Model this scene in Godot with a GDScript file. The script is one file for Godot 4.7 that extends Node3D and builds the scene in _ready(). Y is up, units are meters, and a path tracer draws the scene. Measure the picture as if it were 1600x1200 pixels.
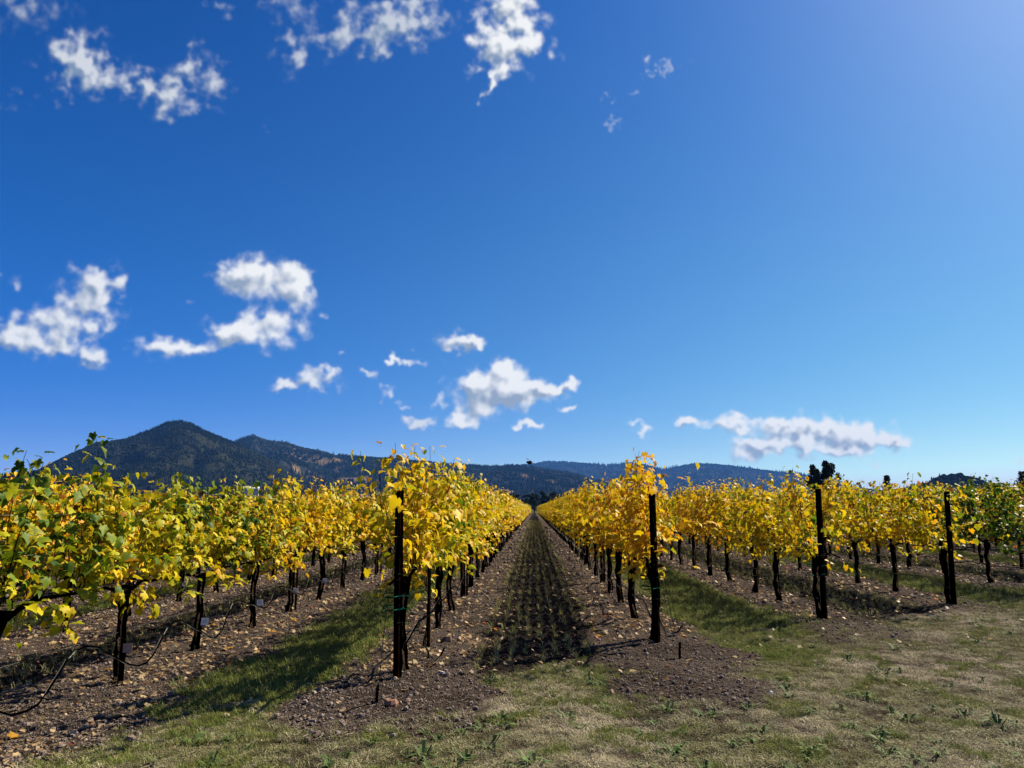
extends Node3D
# A vineyard in autumn: rows of yellowing vines on wire trellises run away from a grassy headland towards wooded hills.
# Plan: x to the side, zf metres along the rows (zf = -z), y up. Rows stand 2.75 m apart.

var used := {}
var sun_to := Vector3.ZERO
var n1 := FastNoiseLite.new()
var n2 := FastNoiseLite.new()
var n3 := FastNoiseLite.new()
const ROWS := [-8, -7, -6, -5, -4, -3, -2, -1, 1, 2, 3, 4, 5, 6, 7, 8, 9, 10]

# ------------------------------------------------------------------ helpers
class Buf:
	var v := PackedVector3Array()
	var n := PackedVector3Array()
	var c := PackedColorArray()
	var i := PackedInt32Array()

func numbered(called: String) -> String:
	var k: int = used.get(called, -1) + 1
	used[called] = k
	return called if k == 0 else "%s_%03d" % [called, k]

func tag(o: Node, label := "", category := "", group := "", kind := "") -> Node:
	if label: o.set_meta("label", label)
	if category: o.set_meta("category", category)
	if group: o.set_meta("group", group)
	if kind: o.set_meta("kind", kind)
	return o

func base(called: String, at: Vector3, turn := 0.0) -> Node3D:
	var o := Node3D.new()
	o.name = numbered(called)
	add_child(o, true)
	o.position = at
	o.rotation.y = turn
	return o

func put(called: String, m: Mesh, material: Material, parent: Node = null, t := Transform3D()) -> MeshInstance3D:
	var o := MeshInstance3D.new()
	o.mesh = m
	o.material_override = material
	o.transform = t
	if parent == null:
		o.name = numbered(called)
		add_child(o, true)
	else:
		var k := 0
		for ch in parent.get_children():
			if String(ch.name) == called or (String(ch.name).begins_with(called + "_") and String(ch.name).length() == called.length() + 4): k += 1
		o.name = called if k == 0 else "%s_%03d" % [called, k]
		parent.add_child(o, true)
	return o

func mesh_of(b: Buf) -> ArrayMesh:
	var a := []
	a.resize(Mesh.ARRAY_MAX)
	a[Mesh.ARRAY_VERTEX] = b.v
	a[Mesh.ARRAY_NORMAL] = b.n
	if b.c.size() == b.v.size(): a[Mesh.ARRAY_COLOR] = b.c
	a[Mesh.ARRAY_INDEX] = b.i
	var m := ArrayMesh.new()
	m.add_surface_from_arrays(Mesh.PRIMITIVE_TRIANGLES, a)
	return m

func many(called: String, m: Mesh, material: Material, where: Array, colors: PackedColorArray, parent: Node = null) -> MultiMeshInstance3D:
	var mm := MultiMesh.new()
	mm.transform_format = MultiMesh.TRANSFORM_3D
	mm.use_colors = true
	mm.mesh = m
	mm.instance_count = where.size()
	for k in where.size():
		mm.set_instance_transform(k, where[k])
		mm.set_instance_color(k, colors[k])
	var o := MultiMeshInstance3D.new()
	o.multimesh = mm
	o.material_override = material
	o.name = numbered(called)
	if parent: parent.add_child(o, true)
	else: add_child(o, true)
	return o

func mat(c: Color, rough := 0.9, vertex := false, spec := 0.3) -> StandardMaterial3D:
	var m := StandardMaterial3D.new()
	m.albedo_color = c.linear_to_srgb() if not vertex else Color.WHITE
	m.roughness = rough
	m.metallic_specular = spec
	m.vertex_color_use_as_albedo = vertex
	m.cull_mode = BaseMaterial3D.CULL_DISABLED
	return m

func tri(b: Buf, p: Vector3, q: Vector3, r: Vector3, c: Color) -> void:
	var n := (r - p).cross(q - p).normalized()
	var s := b.v.size()
	for x in [p, q, r]:
		b.v.append(x); b.n.append(n); b.c.append(c)
	b.i.append_array(PackedInt32Array([s, s + 1, s + 2]))

func tube(b: Buf, pts: PackedVector3Array, rad: PackedFloat32Array, sides: int, c: Color, rough := 0.0, rng: RandomNumberGenerator = null) -> void:
	var s := b.v.size()
	var k := pts.size()
	for j in k:
		var d := (pts[mini(j + 1, k - 1)] - pts[maxi(j - 1, 0)]).normalized()
		var e := d.cross(Vector3.FORWARD if absf(d.z) < 0.9 else Vector3.UP).normalized()
		var f := d.cross(e)
		for q in sides:
			var a := TAU * q / sides
			var o := e * cos(a) + f * sin(a)
			var r := rad[j]
			if rough > 0.0: r *= 1.0 + rough * rng.randf_range(-1, 1)
			b.v.append(pts[j] + o * r)
			b.n.append(o)
			var shade := 1.0 if rough == 0.0 else rng.randf_range(0.7, 1.3)
			b.c.append(Color(c.r * shade, c.g * shade, c.b * shade))
	for j in k - 1:
		for q in sides:
			var a0 := s + j * sides + q
			var a1 := s + j * sides + (q + 1) % sides
			b.i.append_array(PackedInt32Array([a0, a1, a0 + sides, a1, a1 + sides, a0 + sides]))
	for end in [0, k - 1]:   # caps
		var d := (pts[0] - pts[1]).normalized() if end == 0 else (pts[k - 1] - pts[k - 2]).normalized()
		var s2 := b.v.size()
		for q in sides:
			b.v.append(b.v[s + end * sides + q]); b.n.append(d); b.c.append(c)
		for q in range(1, sides - 1):
			b.i.append_array(PackedInt32Array([s2, s2 + q + 1, s2 + q] if end == 0 else [s2, s2 + q, s2 + q + 1]))

func fl(a: Array) -> PackedFloat32Array:
	return PackedFloat32Array(a)

func box(b: Buf, t: Transform3D, size: Vector3, c: Color) -> void:
	var h := size / 2
	for ax in 3:
		for sg in [-1.0, 1.0]:
			var n := Vector3.ZERO
			n[ax] = sg
			var u := Vector3.ZERO
			u[(ax + 1) % 3] = 1.0
			var w := n.cross(u)
			var s := b.v.size()
			for k in [[-1, -1], [1, -1], [1, 1], [-1, 1]]:
				b.v.append(t * ((n + u * k[0] + w * k[1]) * h))
				b.n.append((t.basis * n).normalized())
				b.c.append(c)
			b.i.append_array(PackedInt32Array([s, s + 2, s + 1, s, s + 3, s + 2]))

func rock_mesh(rng: RandomNumberGenerator, flat := 0.7) -> ArrayMesh:
	var st := SphereMesh.new()
	st.radial_segments = 7
	st.rings = 3
	st.radius = 1.0
	st.height = 2.0
	var a := st.get_mesh_arrays()
	var v: PackedVector3Array = a[Mesh.ARRAY_VERTEX]
	var moved := {}
	for k in v.size():
		var key := v[k].snappedf(0.01)
		if not moved.has(key): moved[key] = rng.randf_range(0.65, 1.15)
		v[k] = v[k] * moved[key] * Vector3(1, flat, 0.85)
	var b := Buf.new()
	var ix: PackedInt32Array = a[Mesh.ARRAY_INDEX]
	for k in range(0, ix.size(), 3):
		if v[ix[k]].distance_to(v[ix[k + 1]]) > 1e-4 and v[ix[k + 2]].distance_to(v[ix[k + 1]]) > 1e-4 and v[ix[k]].distance_to(v[ix[k + 2]]) > 1e-4:
			tri(b, v[ix[k]], v[ix[k + 1]], v[ix[k + 2]], Color.WHITE)
	return mesh_of(b)

func sm(a: float, b: float, x: float) -> float:
	return smoothstep(a, b, x)

func mixc(a: Color, b: Color, t: float) -> Color:
	return a.lerp(b, clampf(t, 0, 1))

# ------------------------------------------------------------------ plan of the vineyard
func row_x(k: int) -> float:
	return 1.46 + 2.75 * (k - 1) if k > 0 else -1.29 + 2.75 * (k + 1)

func row_start(k: int) -> float:
	if k == -1: return 7.03
	if k < -1: return 7.03 + 1.75 * (k + 1)
	return [8.92, 10.88, 12.46][k - 1] if k < 4 else 12.46 + 1.5 * (k - 3)

func start_at(x: float) -> float:
	return 7.03 + (x + 1.29) * 0.68 if x < 6.97 else 12.5 + (x - 6.97) * 0.55

func slope_h(x: float, zf: float) -> float:
	var s := -0.034 * clampf(-1.3 - x, 0, 8) + 0.012 * clampf(x - 7, 0, 12)
	return s * sm(2.0, 6.0, zf)

func zones(x: float, zf: float) -> Array:   # weights: bare soil, tilled, green grass (the rest is dry headland grass)
	var f := (x - 0.085) / 2.75 + 0.5
	var k := floori(f)                       # 0 is the centre alley, between x = -1.29 and 1.46
	var d := minf(f - k, 1.0 - (f - k)) * 2.75
	var wob := n1.get_noise_2d(x, zf) * 0.35 + n2.get_noise_2d(x, zf) * 0.15
	var near_row := roundf((x - 1.46) / 2.75) * 2.75 + 1.46
	var st := start_at(near_row)
	var front := st - (3.0 if near_row > 0.0 and near_row < 3.0 else 1.9 if near_row < 5.0 else 1.0)
	if near_row < -3.0: front = 2.5
	var wide := 0.66 if near_row > -3.0 else 0.98
	if near_row > -3.0 and near_row < 3.0: wide += 0.38 * sm(st + 0.4, st - 1.0, zf)
	var soil := sm(wide + 0.15, wide - 0.15, d + wob * 0.8) * sm(front - 0.4, front + 0.5, zf + wob * 1.6)
	if zf < st and near_row > -3.0: soil *= sm(1.05, 0.75, Vector2(d, (st - zf) * (0.30 if near_row > 0.0 else 0.46)).length() + wob)
	if near_row > 3.0 and zf < st + 0.5: soil *= 0.8
	var inside := zf - start_at(x)
	var till := 0.0
	var green := 0.0
	if k % 2 == 0:
		till = sm(-0.7, -0.1, inside + wob * 0.9) * (1.0 - soil)
		green = sm(0.12, 0.42, n1.get_noise_2d(x * 1.7 + 40, zf * 1.7)) * 0.6 * (1.0 - soil) * (1.0 - till)
		if k == 0: green = maxf(green, 0.42 * sm(1.1, 0.3, Vector2((x - 0.5) * 0.9, (zf - 7.15) * 1.1).length() + wob) * (1.0 - till))
	else:
		green = sm(-1.6, 0.4, inside + wob * 1.8) * (1.0 - soil) * (0.45 + 0.55 * sm(-0.25, 0.15, n1.get_noise_2d(x * 1.2 + 80, zf * 1.2)))
		green = maxf(green, sm(0.1, 0.4, n1.get_noise_2d(x * 1.7 + 40, zf * 1.7)) * 0.55 * (1.0 - soil))
		if k == 1: green = maxf(green, sm(0.9, 0.3, Vector2((x - 2.45) * 0.8, zf - 8.6).length() + wob) * (1.0 - soil))
	if zf > 166 and zf < 171 and absf(x) < 60:
		return [0.5, 0.0, 0.2]
	if zf > 232: return [0.0, 0.0, 0.5]
	return [soil, till, green]

func ground_h(x: float, zf: float) -> float:
	var h := slope_h(x, zf)
	if zf > 60.0 or zf < 2.0 or absf(x) > 18.0: return h
	var z := zones(x, zf)
	var s: float = z[0]
	var t: float = z[1]
	h += s * (0.03 + 0.018 * n2.get_noise_2d(x * 2.0, zf * 2.0) + 0.014 * n3.get_noise_2d(x, zf))
	h += t * (0.012 * n3.get_noise_2d(x, zf) + 0.012 * cos(x * 37.0))
	h += 0.02 * n1.get_noise_2d(x * 0.6 + 9, zf * 0.6) + 0.006 * n3.get_noise_2d(x * 1.3 + 5, zf * 1.3)
	return h

func on_ground(x: float, zf: float, up := 0.0) -> Vector3:
	return Vector3(x, ground_h(x, zf) + up, -zf)

# ------------------------------------------------------------------ sky
func sky_color(d: Vector3) -> Color:
	var y := maxf(d.y, 0.0)
	var ang := d.angle_to(sun_to)
	var daz := absf(wrapf(atan2(d.x, -d.z) - deg_to_rad(55.0), -PI, PI))
	var wide := exp(-y / 0.388)
	var low := exp(-y / 0.040) * (0.35 + 0.65 * exp(-daz * daz / 1.2))
	var lobe := exp(-pow(ang / 0.30, 1.75))
	var halo := exp(-pow(ang / 0.896, 2.0))
	var side := exp(-y / 0.3) * exp(-daz * daz)
	return Color(
		0.001 + 0.004 * wide + 1.95 * low + 0.54 * lobe + 0.41 * side,
		0.002 + 0.222 * wide + 1.75 * low + 0.515 * lobe + 0.100 * halo + 0.68 * side,
		0.0594 + 0.85 * wide + 0.10 * low + 0.366 * lobe + 0.472 * halo + 0.018 * side)

func cloud_list() -> Array:
	# per cloud: [softness (1 wispy, 0 heaped), brightness, blobs of x, y, rx, ry, weight in hundredths of a degree-like unit]
	return [
		[0.9, 0.55, [30, 8, 60, 26, 0.6]],
		[0.75, 0.72, [108, 78, 34, 24, 0.95, 128, 112, 26, 26, 0.9, 165, 112, 40, 20, 0.65, 222, 136, 42, 14, 0.7, 256, 162, 18, 24, 0.75, 278, 130, 22, 20, 0.65, 300, 96, 11, 28, 0.6, 338, 125, 20, 26, 0.65, 305, 168, 22, 12, 0.4, 85, 150, 22, 9, 0.4]],
		[0.85, 0.65, [462, 10, 42, 18, 0.45, 455, 78, 20, 22, 0.65, 505, 66, 34, 18, 0.65, 560, 40, 30, 26, 0.5, 605, 44, 40, 26, 0.7, 662, 38, 38, 24, 0.7, 588, 74, 18, 10, 0.45, 632, 8, 42, 14, 0.55]],
		[0.65, 1.0, [792, 14, 42, 30, 1.0, 795, 58, 34, 26, 1.1, 776, 100, 26, 22, 1.0, 768, 142, 8, 20, 0.8, 832, 74, 24, 18, 0.7, 745, 58, 18, 16, 0.45]],
		[0.8, 0.8, [1022, 98, 10, 8, 0.75, 1013, 115, 5, 5, 0.6, 1045, 112, 7, 11, 0.5]],
		[0.9, 0.7, [968, 146, 11, 6, 0.5, 956, 158, 5, 5, 0.4, 953, 192, 10, 5, 0.5, 1072, 96, 7, 4, 0.4]],
		[0.9, 0.6, [350, 14, 18, 12, 0.5, 12, 160, 18, 8, 0.35, 408, 206, 7, 8, 0.3, 5, 72, 10, 8, 0.4]],
		[0.45, 0.85, [140, 424, 34, 14, 0.5, 166, 447, 28, 18, 0.9, 128, 478, 42, 28, 0.85, 62, 512, 50, 24, 0.85, 100, 542, 52, 15, 1.0, 140, 560, 26, 10, 0.9, 158, 512, 20, 10, 0.7, 18, 526, 26, 14, 0.75]],
		[0.22, 1.0, [412, 432, 58, 26, 1.15, 372, 430, 28, 16, 0.8, 462, 450, 22, 28, 0.75, 400, 515, 48, 24, 1.05, 358, 526, 26, 14, 0.8, 458, 490, 26, 28, 0.55, 258, 543, 38, 14, 1.0, 306, 546, 28, 9, 0.6]],
		[0.4, 0.85, [495, 592, 38, 15, 0.9, 455, 602, 30, 7, 0.75, 518, 582, 16, 10, 0.6]],
		[0.4, 0.95, [718, 536, 26, 14, 0.9, 738, 534, 18, 9, 0.85, 702, 550, 12, 8, 0.6]],
		[0.2, 1.05, [790, 582, 26, 20, 1.1, 736, 600, 24, 18, 1.0, 782, 610, 50, 25, 1.2, 822, 612, 36, 16, 1.0, 742, 640, 32, 18, 0.8, 720, 660, 24, 9, 0.75, 872, 605, 32, 9, 0.9, 896, 598, 10, 8, 0.8]],
		[0.7, 1.0, [616, 566, 13, 6, 0.7, 638, 566, 15, 6, 0.75, 570, 587, 12, 6, 0.5, 600, 607, 13, 9, 0.6, 687, 628, 15, 10, 0.6, 627, 637, 13, 7, 0.75]],
		[0.3, 0.75, [640, 663, 14, 7, 0.95, 662, 662, 14, 7, 0.8]],
		[0.3, 1.05, [888, 638, 14, 7, 1.0, 806, 664, 11, 6, 0.9, 832, 662, 18, 6, 0.85, 1000, 673, 12, 7, 0.9, 993, 659, 9, 3, 0.7]],
		[0.5, 0.8, [538, 553, 11, 8, 0.5, 508, 494, 8, 6, 0.4, 300, 474, 12, 6, 0.35, 15, 440, 18, 8, 0.45, 0, 495, 5, 12, 0.4]],
		[0.3, 1.12, [1080, 662, 19, 10, 1.0, 1150, 660, 36, 12, 0.95, 1228, 668, 46, 16, 1.1, 1290, 668, 46, 16, 1.1, 1350, 682, 46, 15, 1.1, 1400, 689, 27, 8, 0.95, 1195, 692, 50, 8, 0.75, 1168, 707, 36, 12, 1.0, 1250, 697, 56, 13, 0.85, 1330, 706, 48, 9, 0.85]],
		[0.6, 0.9, [1060, 720, 18, 4, 0.5, 1295, 726, 12, 3, 0.6, 1360, 722, 16, 3, 0.5, 1590, 727, 22, 4, 0.6, 1130, 635, 8, 3, 0.4]],
	]

func paint_clouds(im: Image, view: Basis, f: float, list: Array, w: int, h: int) -> void:
	var fb := FastNoiseLite.new()
	fb.seed = 11
	fb.frequency = 0.018
	fb.fractal_octaves = 6
	fb.fractal_gain = 0.54
	var fs := FastNoiseLite.new()
	fs.seed = 11
	fs.frequency = 0.018
	fs.fractal_octaves = 3
	fs.fractal_gain = 0.5
	var wp := FastNoiseLite.new()
	wp.seed = 5
	wp.frequency = 0.03
	wp.fractal_octaves = 3
	var inv := view.inverse()
	for cl in list:
		var soft: float = cl[0]
		var bright: float = cl[1]
		var bl: Array = cl[2]
		var lo := Vector2(1e6, 1e6)
		var hi := Vector2(-1e6, -1e6)
		for k in range(0, bl.size(), 5):
			lo = lo.min(Vector2(bl[k] - bl[k + 2] * 2.9 - 18, bl[k + 1] - bl[k + 3] * 2.9 - 18))
			hi = hi.max(Vector2(bl[k] + bl[k + 2] * 2.9 + 18, bl[k + 1] + bl[k + 3] * 2.9 + 18))
		# bounds of the cloud in the panorama
		var ulo := 1e9
		var uhi := -1e9
		var vlo := 1e9
		var vhi := -1e9
		var mid := view * Vector3(((lo.x + hi.x) / 2 - 800) / f, (600 - (lo.y + hi.y) / 2) / f, -1)
		var umid := atan2(mid.x, -mid.z)
		for a in 9:
			for e in 9:
				var q := Vector2(lerpf(lo.x, hi.x, a / 8.0), lerpf(lo.y, hi.y, e / 8.0))
				var d := (view * Vector3((q.x - 800) / f, (600 - q.y) / f, -1)).normalized()
				var u := umid + wrapf(atan2(d.x, -d.z) - umid, -PI, PI)
				ulo = minf(ulo, u); uhi = maxf(uhi, u)
				vlo = minf(vlo, asin(d.y)); vhi = maxf(vhi, asin(d.y))
		for py in range(maxi(0, int((0.5 - vhi / PI) * h)), mini(h / 2 - 1, int((0.5 - vlo / PI) * h) + 1)):
			var el := (0.5 - (py + 0.5) / h) * PI
			for px in range(int(floor(ulo / TAU * w)), int(ceil(uhi / TAU * w)) + 1):
				var az := (px + 0.5) / w * TAU
				var d := inv * Vector3(sin(az) * cos(el), sin(el), -cos(az) * cos(el))
				if d.z > -0.05: continue
				var x := 800 - f * d.x / d.z
				var y := 600 + f * d.y / d.z
				if x < lo.x or x > hi.x or y < lo.y or y > hi.y: continue
				var size := lerpf(8.0, 26.0, soft)
				var wx := x + size * wp.get_noise_2d(x, y)
				var wy := y + size * wp.get_noise_2d(x + 300, y)
				var d0 := 0.0
				var d1 := 0.0
				for k in range(0, bl.size(), 5):
					var rx: float = bl[k + 2] * (1.05 + 0.40 * soft)
					var ry: float = bl[k + 3] * (1.05 + 0.40 * soft)
					var wt: float = bl[k + 4]
					var ex: float = (wx - bl[k]) / rx
					var ey: float = (wy - bl[k + 1]) / ry
					d0 += wt * exp(-1.3 * (ex * ex + ey * ey))
					ex = (wx + 9 - bl[k]) / rx
					ey = (wy - 9 - bl[k + 1]) / ry
					d1 += wt * exp(-1.3 * (ex * ex + ey * ey))
				if d0 < 0.05: continue
				var fq := lerpf(1.0, 1.35, soft)
				var nz := fb.get_noise_2d(x * fq, y * fq)
				var na := fs.get_noise_2d(x * fq, y * fq)
				var nb := fs.get_noise_2d((x + 8) * fq, (y - 10) * fq)
				var den := d0 * (1.0 + 1.5 * soft * nz) + nz * lerpf(0.48, 0.22, soft)
				var denl := d0 * (1.0 + 1.5 * soft * na) + na * lerpf(0.48, 0.22, soft)
				var den1 := d1 * (1.0 + 1.5 * soft * nb) + nb * lerpf(0.48, 0.22, soft)
				var al := sm(lerpf(0.16, 0.10, soft), lerpf(0.74, 1.45, soft), den)
				if al <= 0.003: continue
				var lit := clampf(0.80 + 0.62 * (denl - den1) - 0.22 * sm(0.7, 1.6, den1) * (1.0 - soft * 0.7) - 0.10 * clampf(d1 - d0, 0, 1), 0.32, 1.05) * bright
				var cc := Color(0.24, 0.33, 0.46).lerp(Color(0.95, 0.96, 0.96), clampf((lit - 0.25) / 0.7, 0, 1))
				al *= lerpf(0.97, 0.55 + 0.4 * bright, soft)
				var qx := posmod(px, w)
				im.set_pixel(qx, py, im.get_pixel(qx, py).lerp(cc, al))

func build_sky(cam: Camera3D, f: float) -> PanoramaSkyMaterial:
	var im := Image.create(528, 256, false, Image.FORMAT_RGBF)   # 8 columns more at each side, so that the ends meet
	for py in 256:
		var el := (0.5 - (py + 0.5) / 256.0) * PI
		for px in 528:
			var az := (px - 8 + 0.5) / 512.0 * TAU
			if el < -0.05:
				im.set_pixel(px, py, Color(0.30, 0.36, 0.36))
			else:
				im.set_pixel(px, py, sky_color(Vector3(sin(az) * cos(el), sin(el), -cos(az) * cos(el))))
	im.resize(4224, 2048, Image.INTERPOLATE_CUBIC)
	im = im.get_region(Rect2i(64, 0, 4096, 2048))
	var list := cloud_list()
	paint_clouds(im, cam.basis, f, list, 4096, 2048)
	# the same kind of broken cloud goes on round the rest of the sky
	for turn in [-84.0, 118.0, 188.0]:
		paint_clouds(im, Basis(Vector3.UP, deg_to_rad(turn)) * cam.basis, f, [list[1], list[7], list[8], list[11], list[16]], 4096, 2048)
	var m := PanoramaSkyMaterial.new()
	m.panorama = ImageTexture.create_from_image(im)
	m.energy_multiplier = 1.0 / 2.2
	return m

# ------------------------------------------------------------------ leaves and vines
var leaf_hi: Array = []
var leaf_mid: Array = []
var leaf_lo: Array = []

func leaf_proto(rng: RandomNumberGenerator, half: Array, cup: float, fold: float, jit: float) -> Array:
	var out: PackedVector3Array = [Vector3(0, 0.24, 0)]
	var ring: Array = []
	for p in half: ring.append(Vector2(p[0], p[1]))
	for k in range(half.size() - 2, 0, -1): ring.append(Vector2(-half[k][0], half[k][1]))
	var ph := rng.randf() * TAU
	for p: Vector2 in ring:
		var q := p + Vector2(rng.randf_range(-jit, jit), rng.randf_range(-jit, jit))
		var r2 := (q - Vector2(0, 0.3)).length_squared()
		out.append(Vector3(q.x, q.y, cup * r2 + fold * absf(q.x) + 0.07 * sin(5.0 * q.angle() + ph) * r2 * 2.0 - 0.35 * maxf(q.y - 0.35, 0) ** 2))
	var nrm: PackedVector3Array = []
	nrm.resize(out.size())
	var ix: PackedInt32Array = []
	for k in range(1, out.size()):
		var e := k + 1 if k + 1 < out.size() else 1
		var n := (out[e] - out[0]).cross(out[k] - out[0])
		var a := [0, k, e]
		if n.z < 0:
			n = -n
			a = [0, e, k]
		for q in a: nrm[q] += n
		ix.append_array(PackedInt32Array(a))
	for k in nrm.size(): nrm[k] = nrm[k].normalized()
	return [out, nrm, ix]

func make_leaf_shapes(rng: RandomNumberGenerator) -> void:
	var hi := [[0.0, 0.02], [0.16, -0.14], [0.40, -0.07], [0.36, 0.14], [0.53, 0.36], [0.29, 0.46], [0.25, 0.64], [0.0, 0.90]]
	var mid := [[0.0, -0.04], [0.40, -0.08], [0.51, 0.36], [0.25, 0.58], [0.0, 0.88]]
	var lo := [[0.0, -0.05], [0.47, 0.18], [0.0, 0.86]]
	for k in 7: leaf_hi.append(leaf_proto(rng, hi, rng.randf_range(-0.9, 0.15), rng.randf_range(-0.40, 0.60), 0.05))
	for k in 7: leaf_mid.append(leaf_proto(rng, mid, rng.randf_range(-0.5, 0.1), rng.randf_range(-0.3, 0.4), 0.05))
	for k in 5: leaf_lo.append(leaf_proto(rng, lo, -0.2, rng.randf_range(-0.3, 0.4), 0.08))

func hue(t: float, rng: RandomNumberGenerator) -> Color:   # 0 green ... 1 brown: the colours an ageing vine leaf goes through
	var stops := [Color(0.040, 0.085, 0.009), Color(0.125, 0.195, 0.009), Color(0.40, 0.385, 0.010), Color(0.69, 0.49, 0.010), Color(0.67, 0.36, 0.008), Color(0.42, 0.15, 0.012), Color(0.13, 0.055, 0.02)]
	var x := clampf(t, 0, 0.999) * (stops.size() - 1)
	var c: Color = stops[int(x)].lerp(stops[int(x) + 1], x - int(x))
	var v := rng.randf_range(0.82, 1.14)
	return Color(c.r * v, c.g * v, c.b * v)

func add_leaf(b: Buf, proto: Array, t: Transform3D, c: Color, rim: Color, rng: RandomNumberGenerator) -> void:
	var s := b.v.size()
	var v: PackedVector3Array = proto[0]
	var n: PackedVector3Array = proto[1]
	var ix: PackedInt32Array = proto[2]
	b.v.append_array(t * v)
	var bs := t.basis.orthonormalized()
	for k in v.size():
		b.n.append(bs * n[k])
		b.c.append(c if k == 0 else c.lerp(rim, rng.randf_range(0.0, 1.0)))
	for k in ix: b.i.append(s + k)

# Each leaf: [transform, hue]. style.g is the mean hue, style.s its spread.
func grow(rng: RandomNumberGenerator, style: Dictionary) -> Dictionary:
	var leaves := []
	var canes := []
	var half: float = style.get("half", 0.9)
	var shoots: int = style.get("shoots", 15)
	var low: float = style.get("low", 0.0)
	var tall: float = style.get("tall", 1.0)
	var hang: float = style.get("hang", 0.44)
	var clip: float = style.get("clip", 99.0)
	for i in shoots:
		var z0 := lerpf(-half, half, (i + rng.randf()) / shoots)
		var kind := rng.randf()
		var p := Vector3(rng.randf_range(-0.05, 0.05), 0.93 + rng.randf_range(-0.05, 0.05), z0)
		var dir := Vector3(rng.randf_range(-0.28, 0.28), 1.0, rng.randf_range(-0.25, 0.25)).normalized()
		var n := int(rng.randi_range(16, 21) * tall)
		var step := 0.066
		var turn := Vector3(0, 0, 0)
		if kind < 0.22:      # flops outwards and hangs
			turn = Vector3((1.0 if rng.randf() < 0.5 else -1.0) * rng.randf_range(0.06, 0.12), -0.10, 0)
			n = rng.randi_range(12, 18)
		elif kind < hang:    # hangs from the cordon
			dir = Vector3(rng.randf_range(-0.9, 0.9), rng.randf_range(-0.3, 0.4), rng.randf_range(-0.4, 0.4)).normalized()
			turn = Vector3(0, -0.18, 0)
			n = rng.randi_range(5, 8)
		elif kind > 0.95:    # a long one that stands above the rest
			n += rng.randi_range(1, 3)
		var g: float = style.g + style.s * rng.randfn(0, 0.6)
		var side := 1.0 if rng.randf() < 0.5 else -1.0
		var path := PackedVector3Array([p])
		for j in n:
			dir = (dir + turn + Vector3(-p.x * 0.16, 0, 0) + Vector3(rng.randf_range(-0.13, 0.13), 0, rng.randf_range(-0.12, 0.12))).normalized()
			p += dir * step
			if p.y < 0.70 + low - 0.12 * rng.randf(): break
			path.append(p)
			if j < 1 and kind > hang: continue
			for q in (3 if rng.randf() < 0.35 else 2):
				side = -side
				var az := rng.randf_range(-1.0, 1.0)
				var out := Vector3(side * cos(az), rng.randf_range(-0.25, 0.35), sin(az)).normalized()
				var at := p + out * rng.randf_range(0.02, 0.16) + Vector3(0, rng.randf_range(-0.03, 0.02), 0)
				if at.z > clip and rng.randf() < (0.93 if at.y < 1.74 else 0.6 if at.y < 2.0 else 0.97): continue
				var size := rng.randf_range(0.074, 0.132) * (1.0 if j < n - 2 else 0.75) * (1.0 if q == 0 else 0.8)
				var tip := (out * rng.randf_range(0.1, 0.8) + Vector3(rng.randf_range(-0.25, 0.25), rng.randf_range(-1.15, -0.35), rng.randf_range(-0.35, 0.35))).normalized()
				var nrm := out * rng.randf_range(0.4, 1.0) + Vector3(0.22, rng.randf_range(0.1, 0.8), -0.1) + Vector3(rng.randf_range(-0.5, 0.5), 0, rng.randf_range(-0.6, 0.6))
				if rng.randf() < 0.3:
					tip = (out + Vector3(rng.randf_range(-0.4, 0.4), rng.randf_range(-0.5, 0.1), rng.randf_range(-0.4, 0.4))).normalized()
					nrm = Vector3(rng.randf_range(-0.5, 0.5), 1.0, rng.randf_range(-0.5, 0.5))
				nrm = (nrm - tip * nrm.dot(tip)).normalized()
				var xx := tip.cross(nrm)
				var t := Transform3D(Basis(xx * size * rng.randf_range(0.8, 1.1), tip * size, nrm * size), at)
				var h: float = g + style.s * rng.randfn(0, 0.45) + style.get("drift", 0.0) * (1.5 - at.y)
				if rng.randf() < 0.025: h = rng.randf_range(0.8, 1.0)
				leaves.append([t, clampf(h, 0.0, 1.0)])
		if path.size() > 2 and z0 < clip: canes.append(path)
	return {"leaves": leaves, "canes": canes}

func foliage_mesh(grown: Dictionary, protos: Array, rng: RandomNumberGenerator, canes := true, skip := {}) -> ArrayMesh:
	var b := Buf.new()
	var all: Array = grown.leaves
	for k in all.size():
		if skip.has(k): continue
		var h: float = all[k][1]
		var c := hue(h, rng)
		add_leaf(b, protos[rng.randi() % protos.size()], all[k][0], c, hue(minf(1.0, h + (rng.randf_range(-0.06, 0.14) if rng.randf() < 0.75 else rng.randf_range(0.2, 0.45))), rng), rng)
	if canes:
		for path: PackedVector3Array in grown.canes:
			var r := PackedFloat32Array()
			for j in path.size(): r.append(lerpf(0.0055, 0.002, float(j) / path.size()))
			tube(b, path, r, 3, Color(0.10, 0.05, 0.025))
	return mesh_of(b)

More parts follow.
